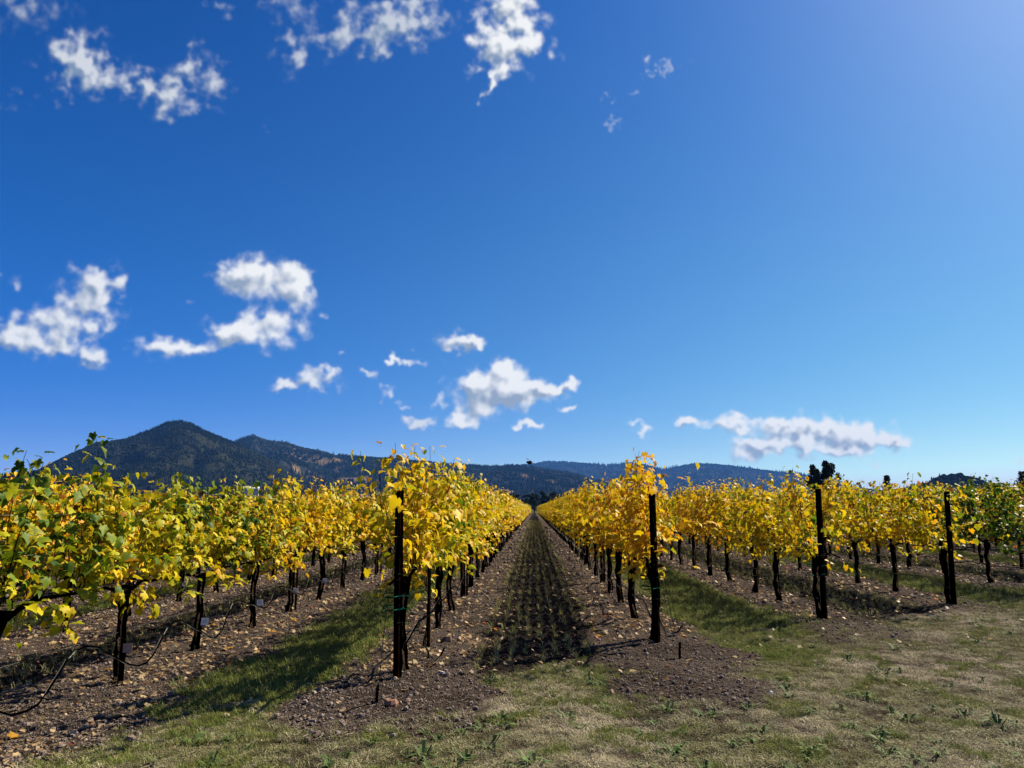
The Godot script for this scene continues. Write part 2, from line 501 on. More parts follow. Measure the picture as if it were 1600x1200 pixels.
func trunk_mesh(rng: RandomNumberGenerator, sides: int, half: float, thick := 1.0) -> ArrayMesh:
	var b := Buf.new()
	var bark := Color(0.070, 0.050, 0.038)
	var pts := PackedVector3Array()
	var rad := PackedFloat32Array()
	var lean := Vector3(rng.randf_range(-0.05, 0.05), 0, rng.randf_range(-0.07, 0.07))
	var steps := 9 if sides > 5 else 5
	for j in steps:
		var t := float(j) / (steps - 1)
		var y := -0.06 + t * 0.96
		pts.append(Vector3(0, y, 0) + lean * sin(t * PI) + Vector3(rng.randf_range(-0.012, 0.012), 0, rng.randf_range(-0.012, 0.012)))
		rad.append((0.043 + 0.016 * exp(-t * 9.0) + 0.010 * exp(-pow((t - 0.95) * 6.0, 2.0))) * rng.randf_range(0.88, 1.15) * thick)
	tube(b, pts, rad, sides, bark, 0.2, rng)
	for s in [-1.0, 1.0]:
		var arm := PackedVector3Array()
		var ar := PackedFloat32Array()
		for j in 6:
			var t := j / 5.0
			arm.append(Vector3(rng.randf_range(-0.02, 0.02), 0.83 + 0.09 * minf(1.0, t * 3.0) + rng.randf_range(-0.015, 0.015), s * half * t))
			ar.append(lerpf(0.021, 0.009, t) * rng.randf_range(0.85, 1.15) * thick)
		tube(b, arm, ar, maxi(4, sides - 3), bark, 0.2, rng)
	return mesh_of(b)

func ordinal(k: int) -> String:
	var small := ["zeroth", "first", "second", "third", "fourth", "fifth", "sixth", "seventh", "eighth", "ninth", "tenth", "eleventh", "twelfth", "thirteenth", "fourteenth", "fifteenth", "sixteenth", "seventeenth", "eighteenth", "nineteenth"]
	var tens := ["", "", "twent", "thirt", "fort", "fift", "sixt", "sevent", "eight", "ninet"]
	if k < 20: return small[k]
	if k % 10 == 0: return tens[k / 10] + "ieth"
	if k >= 100: return "hundred and " + ordinal(k - 100)
	return tens[k / 10] + "y-" + small[k % 10]

func row_words(k: int) -> String:
	return ("%s row %s" % [ordinal(absi(k)), "on the peak side" if k < 0 else "on the poplar side"])

func vine_style(k: int, zf: float, rng: RandomNumberGenerator) -> Dictionary:
	var g := 0.40 + 0.05 * sin(zf * 0.9 + k * 2.1)
	if k == -1: g = (0.51 if zf < 8.4 else 0.36 if zf < 12.5 else 0.45)
	elif k == -2: g = (0.25 if zf < 9.0 else 0.28 if zf < 10.8 else 0.40 if zf < 16 else 0.46)
	elif k == -3: g = 0.50
	elif k == 1: g = (0.53 if zf < 12 else 0.49)
	elif k == 2: g = (0.43 if zf < 15 else 0.50)
	elif k == 3: g = (0.34 if zf < 14 else 0.46)
	elif k == 4: g = (0.01 if zf < 18.6 else 0.36)
	elif k >= 5: g = 0.34 + 0.12 * rng.randf()
	else: g = 0.46
	g += rng.randf_range(-0.04, 0.04)
	var st := {"g": g, "s": 0.17, "drift": 0.14 if k == -2 and zf < 12.0 else 0.02, "half": 0.92, "shoots": 21}
	st.shoots = rng.randi_range(19, 25)
	if k == -2 and zf < 12.0:
		st.shoots = 27
		st.hang = 0.48
	st.tall = rng.randf_range(0.90, 1.04) if k != -2 or zf > 12.0 else rng.randf_range(0.86, 0.93)
	if k == 4 and zf < 18.6: st.s = 0.07
	if zf - row_start(k) < 0.6: st.clip = zf - row_start(k) - 0.07
	return st

func look_words(g: float) -> String:
	if g < 0.15: return "dark green"
	if g < 0.33: return "green and yellow"
	if g < 0.44: return "lemon yellow"
	if g < 0.50: return "yellow"
	return "golden orange"

# ------------------------------------------------------------------ hills
func ridge(called: String, prof: Array, dist: float, wide: float, seed_: int, opt: Dictionary) -> void:
	var nz := FastNoiseLite.new()
	nz.seed = seed_
	nz.frequency = 1.0 / (dist * 0.10)
	nz.fractal_octaves = 5
	var clr := FastNoiseLite.new()
	clr.seed = seed_ + 50
	clr.frequency = 1.0 / (dist * 0.07)
	clr.fractal_octaves = 3
	var a0: float = prof[0]
	var a1: float = prof[prof.size() - 2]
	var na := int((a1 - a0) / 0.22) + 1
	var nr := 46
	var b := Buf.new()
	var rmin := dist - wide
	var height := func(az: float, r: float) -> float:
		var k := 0
		while k < prof.size() - 4 and prof[k + 2] < az: k += 2
		var t := clampf((az - prof[k]) / maxf(prof[k + 2] - prof[k], 0.001), 0, 1)
		var el := lerpf(prof[k + 1], prof[k + 3], t)
		var top := tan(deg_to_rad(el)) * dist * sm(a0, a0 + 1.5, az) * sm(a1, a1 - 1.5, az)
		var s := clampf(1.0 - absf(r - dist) / wide, 0, 1)
		var prof_s := s * s * (1.6 - 0.6 * s)
		var p := Vector3(sin(deg_to_rad(az)) * r, 0, -cos(deg_to_rad(az)) * r)
		var rough := nz.get_noise_2d(p.x, p.z) * 0.9 + absf(nz.get_noise_2d(p.z * 1.6 + 700, p.x * 1.6)) * 0.5 - 0.15
		return top * prof_s * (1.0 + rough * (1.0 - s) * 1.5) - 3.0 * (1.0 - s)
	var golden := Color(0.15, 0.105, 0.055)
	var woods := Color(0.017, 0.021, 0.013)
	var scrub := Color(0.026, 0.026, 0.017)
	var open: float = opt.get("open", 0.35)
	for i in na + 1:
		var az := lerpf(a0, a1, float(i) / na)
		for j in nr + 1:
			var r := lerpf(rmin, dist + wide * 0.5, float(j) / nr)
			var p := Vector3(sin(deg_to_rad(az)) * r, height.call(az, r), -cos(deg_to_rad(az)) * r)
			b.v.append(p)
			var g := clr.get_noise_2d(p.x, p.z)
			b.c.append(mixc(mixc(woods, scrub, 0.5 + nz.get_noise_2d(p.x * 3, p.z * 3)), golden, sm(open, open + 0.08, g)))
	for i in na + 1:
		for j in nr + 1:
			var q := i * (nr + 1) + j
			var du := b.v[mini(i + 1, na) * (nr + 1) + j] - b.v[maxi(i - 1, 0) * (nr + 1) + j]
			var dv := b.v[i * (nr + 1) + mini(j + 1, nr)] - b.v[i * (nr + 1) + maxi(j - 1, 0)]
			var n := dv.cross(du).normalized()
			b.n.append(n if n.y > 0 else -n)
			if i < na and j < nr: b.i.append_array(PackedInt32Array([q, q + 1, q + nr + 1, q + 1, q + nr + 2, q + nr + 1]))
	tag(put(called, mesh_of(b), mat(Color.WHITE, 1.0, true, 0.0)), opt.label, "", "", "structure")
	# woods on the side that faces the vineyard and along the crest
	var rng := RandomNumberGenerator.new()
	rng.seed = seed_
	var round_t := []
	var round_c := PackedColorArray()
	var cone_t := []
	var cone_c := PackedColorArray()
	var count: int = opt.trees
	var big: float = opt.size
	for q in count:
		var az := rng.randf_range(a0 + 0.3, a1 - 0.3)
		var r := dist + wide * 0.06 - wide * 0.92 * pow(rng.randf(), 1.25)
		if rng.randf() < 0.16: r = dist + rng.randf_range(-0.02, 0.012) * wide
		var p := Vector3(sin(deg_to_rad(az)) * r, height.call(az, r), -cos(deg_to_rad(az)) * r)
		if p.y < 1.0: continue
		if clr.get_noise_2d(p.x, p.z) > open + 0.02 and rng.randf() < 0.93: continue
		var conif := nz.get_noise_2d(p.x * 0.7 + 99, p.z * 0.7) + rng.randf_range(-0.25, 0.25) > 0.05
		var s := big * rng.randf_range(0.5, 1.15)
		var v := rng.randf_range(0.75, 1.3)
		if conif:
			cone_t.append(Transform3D(Basis.from_scale(Vector3(s * 0.30, s * 1.5, s * 0.30)), p))
			cone_c.append(Color(0.012 * v, 0.019 * v, 0.009 * v))
		else:
			cone_c.size()
			round_t.append(Transform3D(Basis(Vector3.UP, rng.randf() * TAU).scaled(Vector3(s * 0.62, s * 0.55, s * 0.62)), p + Vector3(0, s * 0.2, 0)))
			round_c.append(Color(0.020 * v, 0.025 * v, 0.011 * v))
	var m := mat(Color.WHITE, 1.0, true, 0.0)
	var w := base(opt.woods, Vector3.ZERO)
	tag(w, opt.woods_label, "woods", "", "stuff")
	if round_t.size():
		var o := many("oak_wood", rock_mesh(rng, 1.0), m, round_t, round_c, w)
		o.set_meta("kind", "stuff")
	if cone_t.size():
		var cb := Buf.new()
		for lvl in 3:
			for q in 7:
				var y0 := lvl * 0.27
				var a := TAU * q / 7
				var e := TAU * (q + 1) / 7
				var rr := 1.0 - lvl * 0.27
				var j0 := 0.8 + 0.35 * float((q * 3 + lvl) % 3) / 2.0
				tri(cb, Vector3(0, y0 + 0.46, 0), Vector3(cos(e) * rr, y0, sin(e) * rr) * Vector3(j0, 1, j0), Vector3(cos(a) * rr, y0 + 0.02, sin(a) * rr), Color.WHITE)
		many("conifer_wood", mesh_of(cb), m, cone_t, cone_c, w).set_meta("kind", "stuff")

# ------------------------------------------------------------------ trees
func leafy_crown(rng: RandomNumberGenerator, centres: Array, each: int, leaf: float, c: Color) -> ArrayMesh:
	var b := Buf.new()
	for ce in centres:
		var p: Vector3 = ce[0]
		var r: Vector3 = ce[1]
		for k in each:
			var d := Vector3(rng.randfn(), rng.randfn(), rng.randfn()).normalized() * pow(rng.randf(), 0.4)
			var q := p + d * r
			var n := Vector3(rng.randfn(), rng.randfn() + 0.4, rng.randfn()).normalized()
			var u := n.cross(Vector3(rng.randfn(), rng.randfn(), rng.randfn())).normalized() * leaf * rng.randf_range(0.5, 1.2)
			var w := n.cross(u) * 0.6
			var v := rng.randf_range(0.6, 1.5)
			var cc := Color(c.r * v, c.g * v, c.b * v)
			tri(b, q - u, q + w, q + u, cc)
			tri(b, q - u, q + u, q - w, cc)
	return mesh_of(b)

func upright_tree(called: String, at: Vector3, tall: float, wide: float, lean: float, seed_: int, c: Color, label: String, category := "tree") -> void:
	var rng := RandomNumberGenerator.new()
	rng.seed = seed_
	var o := base(called, at)
	tag(o, label, category, "trees beyond the vineyard")
	var tb := Buf.new()
	var bark := Color(0.05, 0.04, 0.03)
	tube(tb, PackedVector3Array([Vector3(0, -0.3, 0), Vector3(lean * 0.2, tall * 0.4, 0), Vector3(lean * 0.6, tall * 0.85, 0)]), fl([tall * 0.03, tall * 0.02, tall * 0.006]), 7, bark)
	var centres := []
	for k in 26:
		var t := rng.randf_range(0.12, 1.0)
		var a := rng.randf() * TAU
		var rr := wide * 0.5 * sqrt(maxf(0.05, 1.0 - pow(absf(t - 0.45) / 0.62, 2.0))) * rng.randf_range(0.2, 1.0)
		var p := Vector3(cos(a) * rr + lean * t, tall * (0.08 + 0.86 * t), sin(a) * rr)
		centres.append([p, Vector3(wide * 0.16, tall * rng.randf_range(0.05, 0.11), wide * 0.16)])
		tube(tb, PackedVector3Array([Vector3(lean * t * 0.5, p.y * 0.7, 0), p]), fl([tall * 0.006, tall * 0.002]), 4, bark)
	put("trunk", mesh_of(tb), mat(Color.WHITE, 0.95, true, 0.1), o)
	put("crown", leafy_crown(rng, centres, 110, tall * 0.028, c), mat(Color.WHITE, 0.9, true, 0.2), o).set_meta("kind", "stuff")

func conifer(at: Vector3, tall: float, wide: float, seed_: int, label: String) -> void:
	var rng := RandomNumberGenerator.new()
	rng.seed = seed_
	var o := base("conifer_tree", at)
	tag(o, label, "tree", "trees beyond the vineyard")
	var tb := Buf.new()
	tube(tb, PackedVector3Array([Vector3(0, -0.3, 0), Vector3(0, tall, 0)]), fl([tall * 0.025, 0.03]), 6, Color(0.05, 0.035, 0.025))
	put("trunk", mesh_of(tb), mat(Color.WHITE, 0.95, true, 0.1), o)
	var centres := []
	for k in 30:
		var t := (k + 0.5) / 30.0
		for q in 3:
			var a := rng.randf() * TAU
			var rr := wide * 0.5 * (1.05 - t) * rng.randf_range(0.3, 1.0)
			centres.append([Vector3(cos(a) * rr, tall * (0.1 + 0.88 * t), sin(a) * rr), Vector3(wide * 0.13, tall * 0.03, wide * 0.13)])
	put("crown", leafy_crown(rng, centres, 26, tall * 0.026, Color(0.022, 0.034, 0.016)), mat(Color.WHITE, 0.9, true, 0.2), o).set_meta("kind", "stuff")

func polar(az: float, r: float) -> Vector3:
	return Vector3(sin(deg_to_rad(az)) * r, 0, -cos(deg_to_rad(az)) * r)

# ------------------------------------------------------------------ small plants
func tuft(rng: RandomNumberGenerator, blades: int, tall: float, spread: float, lie: float, w: float) -> ArrayMesh:
	var b := Buf.new()
	for k in blades:
		var a := rng.randf() * TAU
		var out := Vector3(cos(a), 0, sin(a))
		var p := Vector3(rng.randf_range(-1, 1), 0, rng.randf_range(-1, 1)) * spread
		var h := tall * rng.randf_range(0.45, 1.0)
		var l := lie * rng.randf_range(0.4, 1.2)
		var mid := p + out * h * l * 0.45 + Vector3(0, h * 0.62, 0)
		var tip := p + out * h * l * 1.1 + Vector3(0, h * rng.randf_range(0.75, 1.0) * (1.0 if l < 0.9 else 0.6), 0)
		var sd := out.cross(Vector3.UP).rotated(Vector3.UP, rng.randf_range(-0.8, 0.8)) * w * rng.randf_range(0.6, 1.2)
		var v := rng.randf_range(0.7, 1.25)
		var c := Color(v, v, v)
		tri(b, p - sd, p + sd, mid + sd * 0.7, c)
		tri(b, p - sd, mid + sd * 0.7, mid - sd * 0.7, c)
		tri(b, mid - sd * 0.7, mid + sd * 0.7, tip, c)
	return mesh_of(b)

func weed_mesh(rng: RandomNumberGenerator) -> ArrayMesh:
	var b := Buf.new()
	for k in 16:
		var a := rng.randf() * TAU
		var out := Vector3(cos(a), 0, sin(a))
		var l := rng.randf_range(0.05, 0.12)
		var up := rng.randf_range(0.25, 1.1)
		var p := out * rng.randf_range(0, 0.02)
		var mid := p + out * l * 0.55 + Vector3(0, l * up * 0.75, 0)
		var tip := p + out * l * 1.1 + Vector3(0, l * up * 0.7, 0)
		var sd := out.cross(Vector3.UP) * rng.randf_range(0.005, 0.012)
		var v := rng.randf_range(0.7, 1.3)
		var c := Color(0.075 * v, 0.12 * v, 0.03 * v)
		tri(b, p - sd * 0.4, p + sd * 0.4, mid + sd, c)
		tri(b, p - sd * 0.4, mid + sd, mid - sd, c)
		tri(b, mid - sd, mid + sd, tip, c)
	return mesh_of(b)

# ================================================================== the scene
func _ready() -> void:
	n1.seed = 3; n1.frequency = 0.8; n1.fractal_octaves = 3
	n2.seed = 8; n2.frequency = 3.0; n2.fractal_octaves = 2
	n3.seed = 21; n3.frequency = 9.0; n3.fractal_octaves = 2
	# camera
	var f := 1110.0
	var cam := Camera3D.new()
	cam.name = "camera"
	add_child(cam)
	cam.position = Vector3(0, 1.6, 0)
	cam.rotation_degrees = Vector3(9.964, 1.729, 0)
	cam.fov = rad_to_deg(2.0 * atan(600.0 / f))
	cam.near = 0.05
	cam.far = 30000.0
	# sun: to the side and ahead, 40 degrees up
	sun_to = Vector3(sin(deg_to_rad(55.0)) * cos(deg_to_rad(40.0)), sin(deg_to_rad(40.0)), -cos(deg_to_rad(55.0)) * cos(deg_to_rad(40.0)))
	var sun := DirectionalLight3D.new()
	sun.name = "sun"
	add_child(sun)
	sun.look_at_from_position(sun_to * 50.0, Vector3.ZERO)
	sun.light_energy = 1.6
	sun.light_color = Color(1.0, 0.95, 0.86)
	sun.light_angular_distance = 0.5
	sun.shadow_enabled = true
	# sky and air
	var env := Environment.new()
	env.background_mode = Environment.BG_SKY
	env.sky = Sky.new()
	env.sky.sky_material = build_sky(cam, f)
	env.tonemap_mode = Environment.TONE_MAPPER_LINEAR
	env.tonemap_exposure = 2.2
	env.sdfgi_enabled = true
	env.ssao_enabled = true
	env.ssil_enabled = true
	env.fog_enabled = true
	env.fog_density = 0.00005
	env.fog_light_color = Color(0.38, 0.64, 1.0)
	var we := WorldEnvironment.new()
	we.name = "environment"
	we.environment = env
	add_child(we)

	build_ground()
	build_hills()
	build_far_trees()
	build_vines()
	build_trellis()
	build_cover()
	build_small_things()

# ------------------------------------------------------------------ ground
func ground_material() -> StandardMaterial3D:
	var m := mat(Color.WHITE, 1.0, true, 0.1)
	var grain := FastNoiseLite.new()
	grain.seed = 31
	grain.frequency = 0.045
	grain.fractal_octaves = 5
	grain.fractal_gain = 0.7
	var t := NoiseTexture2D.new()
	t.width = 1024
	t.height = 1024
	t.seamless = true
	t.noise = grain
	var ramp := Gradient.new()
	ramp.set_color(0, Color(0.50, 0.48, 0.46))
	ramp.set_color(1, Color(1.0, 1.0, 1.0))
	ramp.set_offset(0, 0.25)
	ramp.set_offset(1, 0.75)
	t.color_ramp = ramp
	m.albedo_texture = t
	var hn := FastNoiseLite.new()
	hn.seed = 77
	hn.frequency = 0.06
	hn.fractal_octaves = 5
	hn.fractal_gain = 0.65
	var ht := NoiseTexture2D.new()
	ht.width = 1024
	ht.height = 1024
	ht.seamless = true
	ht.noise = hn
	m.heightmap_enabled = true
	m.heightmap_texture = ht
	m.heightmap_scale = 2.5
	m.uv1_triplanar = true
	m.uv1_world_triplanar = true
	m.uv1_scale = Vector3(0.9, 0.9, 0.9)
	return m

func build_ground() -> void:
	var xs := PackedFloat32Array()
	var zs := PackedFloat32Array()
	for v in [-15000.0, -6000.0, -2000.0, -600.0, -200.0, -90.0, -50.0, -34.0, -26.0, -21.0]: xs.append(v)
	var x := -18.0
	while x <= 18.0:
		xs.append(x)
		x += 0.055 if absf(x) < 7 else 0.09
	for v in [21.0, 26.0, 34.0, 50.0, 90.0, 200.0, 600.0, 2000.0, 6000.0, 15000.0]: xs.append(v)
	for v in [-15000.0, -3000.0, -500.0, -100.0, -40.0, -20.0, -10.0, -5.0, -2.0, 0.0, 1.5, 2.5]: zs.append(v)
	var z := 3.0
	while z < 60.0:
		zs.append(z)
		z += maxf(0.045, 0.0011 * z * z)
	for v in [62.0, 68.0, 76.0, 85.0, 95.0, 110.0, 130.0, 150.0, 165.5, 166.5, 170.5, 171.5, 200.0, 230.0, 260.0, 320.0, 450.0, 700.0, 1200.0, 2500.0, 5000.0, 15000.0]: zs.append(v)
	var b := Buf.new()
	var soil := Color(0.142, 0.112, 0.092)
	var damp := Color(0.072, 0.055, 0.045)
	var till := Color(0.038, 0.030, 0.025)
	var green := Color(0.062, 0.072, 0.022)
	var dry := Color(0.245, 0.205, 0.14)
	var mown := Color(0.12, 0.108, 0.042)
	for zf in zs:
		for xx in xs:
			b.v.append(Vector3(xx, ground_h(xx, zf), -zf))
			var w := zones(xx, zf)
			var c := mixc(mixc(dry, mown, 0.5 + 1.1 * n1.get_noise_2d(xx * 0.5 - 30, zf * 0.5)), damp, sm(0.2, 0.5, n1.get_noise_2d(xx * 0.9 + 70, zf * 0.9)) * 0.8)
			c = mixc(c, damp, sm(-0.05, -0.3, n2.get_noise_2d(xx * 1.3 + 50, zf * 1.3)) * 0.55)
			c = mixc(c, green, w[2])
			c = mixc(c, till, w[1])
			c = mixc(c, mixc(soil, damp, 0.35 + 1.2 * n1.get_noise_2d(xx * 0.8 + 11, zf * 0.8)), w[0])
			if zf > 240: c = Color(0.10, 0.10, 0.045)
			b.c.append(c)
	var nx := xs.size()
	var nzz := zs.size()
	for j in nzz:
		for i in nx:
			var q := j * nx + i
			var du := b.v[j * nx + mini(i + 1, nx - 1)] - b.v[j * nx + maxi(i - 1, 0)]
			var dv := b.v[mini(j + 1, nzz - 1) * nx + i] - b.v[maxi(j - 1, 0) * nx + i]
			b.n.append(du.cross(dv).normalized())
			if i < nx - 1 and j < nzz - 1: b.i.append_array(PackedInt32Array([q, q + nx, q + 1, q + 1, q + nx, q + nx + 1]))
	tag(put("ground", mesh_of(b), ground_material()), "ground of dry grass, dark tilled soil and grassy alleys", "", "", "structure")

# ------------------------------------------------------------------ hills
func build_hills() -> void:
	ridge("main_mountain", [-60.0, 0.4, -48.0, 0.7, -41.97, 0.96, -39.27, 1.8, -37.29, 1.93, -35.26, 2.53, -34.41, 3.11, -33.54, 3.66, -32.1, 4.51, -30.16, 4.87, -28.79, 5.53, -27.71, 6.13, -26.96, 6.31, -26.09, 6.08, -24.73, 5.43, -22.91, 4.73, -21.05, 3.97, -19.12, 2.75, -16.71, 1.7, -13.78, 0.74, -10.81, 0.25],
		2300.0, 1150.0, 4, {"open": 0.75, "trees": 42000, "size": 7.0, "label": "dark wooded mountain with a pointed peak", "woods": "mountain_woods", "woods_label": "dark scrub and conifers covering the pointed mountain"})
	ridge("long_ridge", [-40.0, 1.0, -32.0, 1.6, -27.92, 2.26, -25.9, 3.46, -23.79, 4.46, -22.71, 5.07, -21.82, 5.39, -20.65, 5.04, -19.48, 4.98, -18.28, 4.62, -16.83, 4.35, -15.37, 4.08, -13.9, 4.01, -11.91, 3.88, -9.9, 3.65, -6.85, 3.42, -4.29, 3.28, -1.73, 3.33, 0.32, 3.18, 2.37, 2.87, 4.39, 2.36, 6.39, 1.74, 8.36, 0.99, 11.28, 0.34],
		3500.0, 2000.0, 17, {"open": 0.30, "trees": 42000, "size": 12.0, "label": "long wooded ridge with golden clearings behind the alley", "woods": "ridge_woods", "woods_label": "woods of the long ridge between golden clearings"})
	ridge("blue_range", [-22.0, 0.8, -16.0, 1.8, -9.87, 2.5, -2.76, 3.23, -0.19, 3.49, 1.1, 3.69, 2.38, 3.68, 3.91, 3.52, 5.93, 3.36, 7.69, 3.49, 8.94, 3.38, 10.16, 2.96, 11.39, 3.2, 12.61, 3.43, 13.81, 3.36, 15.22, 3.19, 16.61, 2.97, 18.42, 2.7, 19.76, 2.54, 21.28, 2.23, 22.75, 1.79, 24.39, 1.35, 27.17, 1.01, 30.2, 0.85, 38.0, 0.6, 55.0, 0.4],
		8000.0, 3600.0, 29, {"open": 0.55, "trees": 24000, "size": 26.0, "label": "distant blue mountain range beyond the long ridge", "woods": "range_woods", "woods_label": "woods of the distant blue range"})
	ridge("dark_knoll", [24.0, 0.3, 25.58, 0.7, 28.03, 1.5, 29.41, 2.15, 30.35, 2.2, 31.06, 1.95, 31.75, 1.6, 33.12, 1.2, 35.42, 1.0, 42.0, 1.2, 55.0, 0.8],
		1500.0, 500.0, 41, {"open": 0.5, "trees": 6000, "size": 9.0, "label": "small dark knoll behind the rows on the poplar side", "woods": "knoll_woods", "woods_label": "woods of the small dark knoll"})
	ridge("foothill", [-70.0, 1.0, -52.0, 1.6, -43.49, 1.5, -37.28, 1.76, -35.21, 1.98, -33.38, 1.84, -31.05, 1.32, -28.19, 0.45],
		950.0, 420.0, 53, {"open": 0.34, "trees": 5500, "size": 8.5, "label": "low wooded foothill at the foot of the pointed mountain", "woods": "foothill_woods", "woods_label": "mixed trees on the low foothill"})

func build_far_trees() -> void:
	var dark := Color(0.024, 0.034, 0.018)
	upright_tree("poplar_tree", polar(21.7, 150), 10.3, 3.5, -1.5, 5, dark, "ragged dark poplar leaning away from the denser poplar next to it")
	upright_tree("poplar_tree", polar(22.5, 150), 10.6, 4.2, -1.5, 6, dark, "tallest dark poplar standing above the vines, dense and wind-swept")
	conifer(polar(25.9, 170), 8.6, 4.0, 7, "lone dark conifer showing above the yellow rows beside the poplars")
	conifer(polar(23.3, 190), 8.4, 3.4, 8, "small conifer just past the poplar pair")
	upright_tree("bare_tree", polar(33.7, 120), 6.8, 3.6, 0.3, 9, Color(0.06, 0.055, 0.045), "grey half-bare tree at the far edge of the vineyard")
	var rng := RandomNumberGenerator.new()
	rng.seed = 60
	for k in 13:
		var az := -4.2 + k * 0.62 + rng.randf_range(-0.15, 0.15)
		upright_tree("belt_tree", polar(az, 262 + rng.randf_range(-8, 14)), 7.4 + rng.randf_range(-1.2, 1.3), 4.4, rng.randf_range(-0.5, 0.5), 70 + k, Color(0.026, 0.036, 0.016), "dark evergreen closing the end of the alley, %s of the belt from the peak side" % ordinal(k + 1))
	# farm buildings at the foot of the hills
	farm_building(polar(-21.7, 1150), Vector3(22, 6, 9), 26.0, 0.3, "pale farm building at the foot of the pointed mountain")
	farm_building(polar(1.43, 1300), Vector3(11, 4, 7), 10.0, -0.2, "tiny white-roofed barn among the trees behind the alley")

func farm_building(at: Vector3, size: Vector3, up: float, turn: float, label: String) -> void:
	var o := base("farm_building", at, turn)
	tag(o, label, "building", "far farm buildings")
	var w := Buf.new()
	box(w, Transform3D(Basis(), Vector3(0, up * 0.5 + size.y * 0.5, 0)), Vector3(size.x, size.y + up, size.z), Color(0.55, 0.47, 0.38))
	put("wall", mesh_of(w), mat(Color.WHITE, 0.9, true), o)
	var r := Buf.new()
	var y := up + size.y
	var hx := size.x / 2 + 0.6
	var hz := size.z / 2 + 0.6
	var c := Color(0.72, 0.70, 0.66)
	var ra := Vector3(-hx, y + 2.6, 0)
	var rb := Vector3(hx, y + 2.6, 0)
	for s in [-1.0, 1.0]:
		tri(r, Vector3(-hx, y, s * hz), Vector3(hx, y, s * hz), rb, c)
		tri(r, Vector3(-hx, y, s * hz), rb, ra, c)
	tri(r, Vector3(-hx, y, -hz), Vector3(-hx, y, hz), ra, c)
	tri(r, Vector3(hx, y, -hz), Vector3(hx, y, hz), rb, c)
	put("roof", mesh_of(r), mat(Color.WHITE, 0.7, true), o)
	for k in 4:
		var d := Buf.new()
		box(d, Transform3D(Basis(), Vector3((k - 1.5) * size.x * 0.22, up + size.y * 0.5, size.z * 0.5)), Vector3(size.x * 0.07, size.y * 0.35, 0.3), Color(0.05, 0.05, 0.06))
		put("window", mesh_of(d), mat(Color.WHITE, 0.4, true), o)

# ------------------------------------------------------------------ vines
var leaf_mat: StandardMaterial3D
var bark_mat: StandardMaterial3D
var vine_spots: Array = []    # [row, number, zf]

func vine_positions(k: int) -> PackedFloat32Array:
	var out := PackedFloat32Array()
	var st := row_start(k)
	var z := st + 0.25
	if k == -1:
		out.append_array(fl([7.38, 8.65, 9.85]))
		z = 11.6
	elif k == -2:
		out.append_array(fl([5.5, 7.15, 8.78, 10.5, 12.05]))
		z = 13.7
	elif k == 1:
		out.append_array(fl([9.12, 10.79, 12.5]))
		z = 14.1
	elif k == 2:
		out.append_array(fl([11.0, 12.79, 14.18]))
		z = 15.95
	elif k == 3:
		out.append_array(fl([12.6, 14.37]))
		z = 16.0
	while z < 230.0:
		if z < 165.0 or z > 172.0: out.append(z)
		z += 1.68
	return out

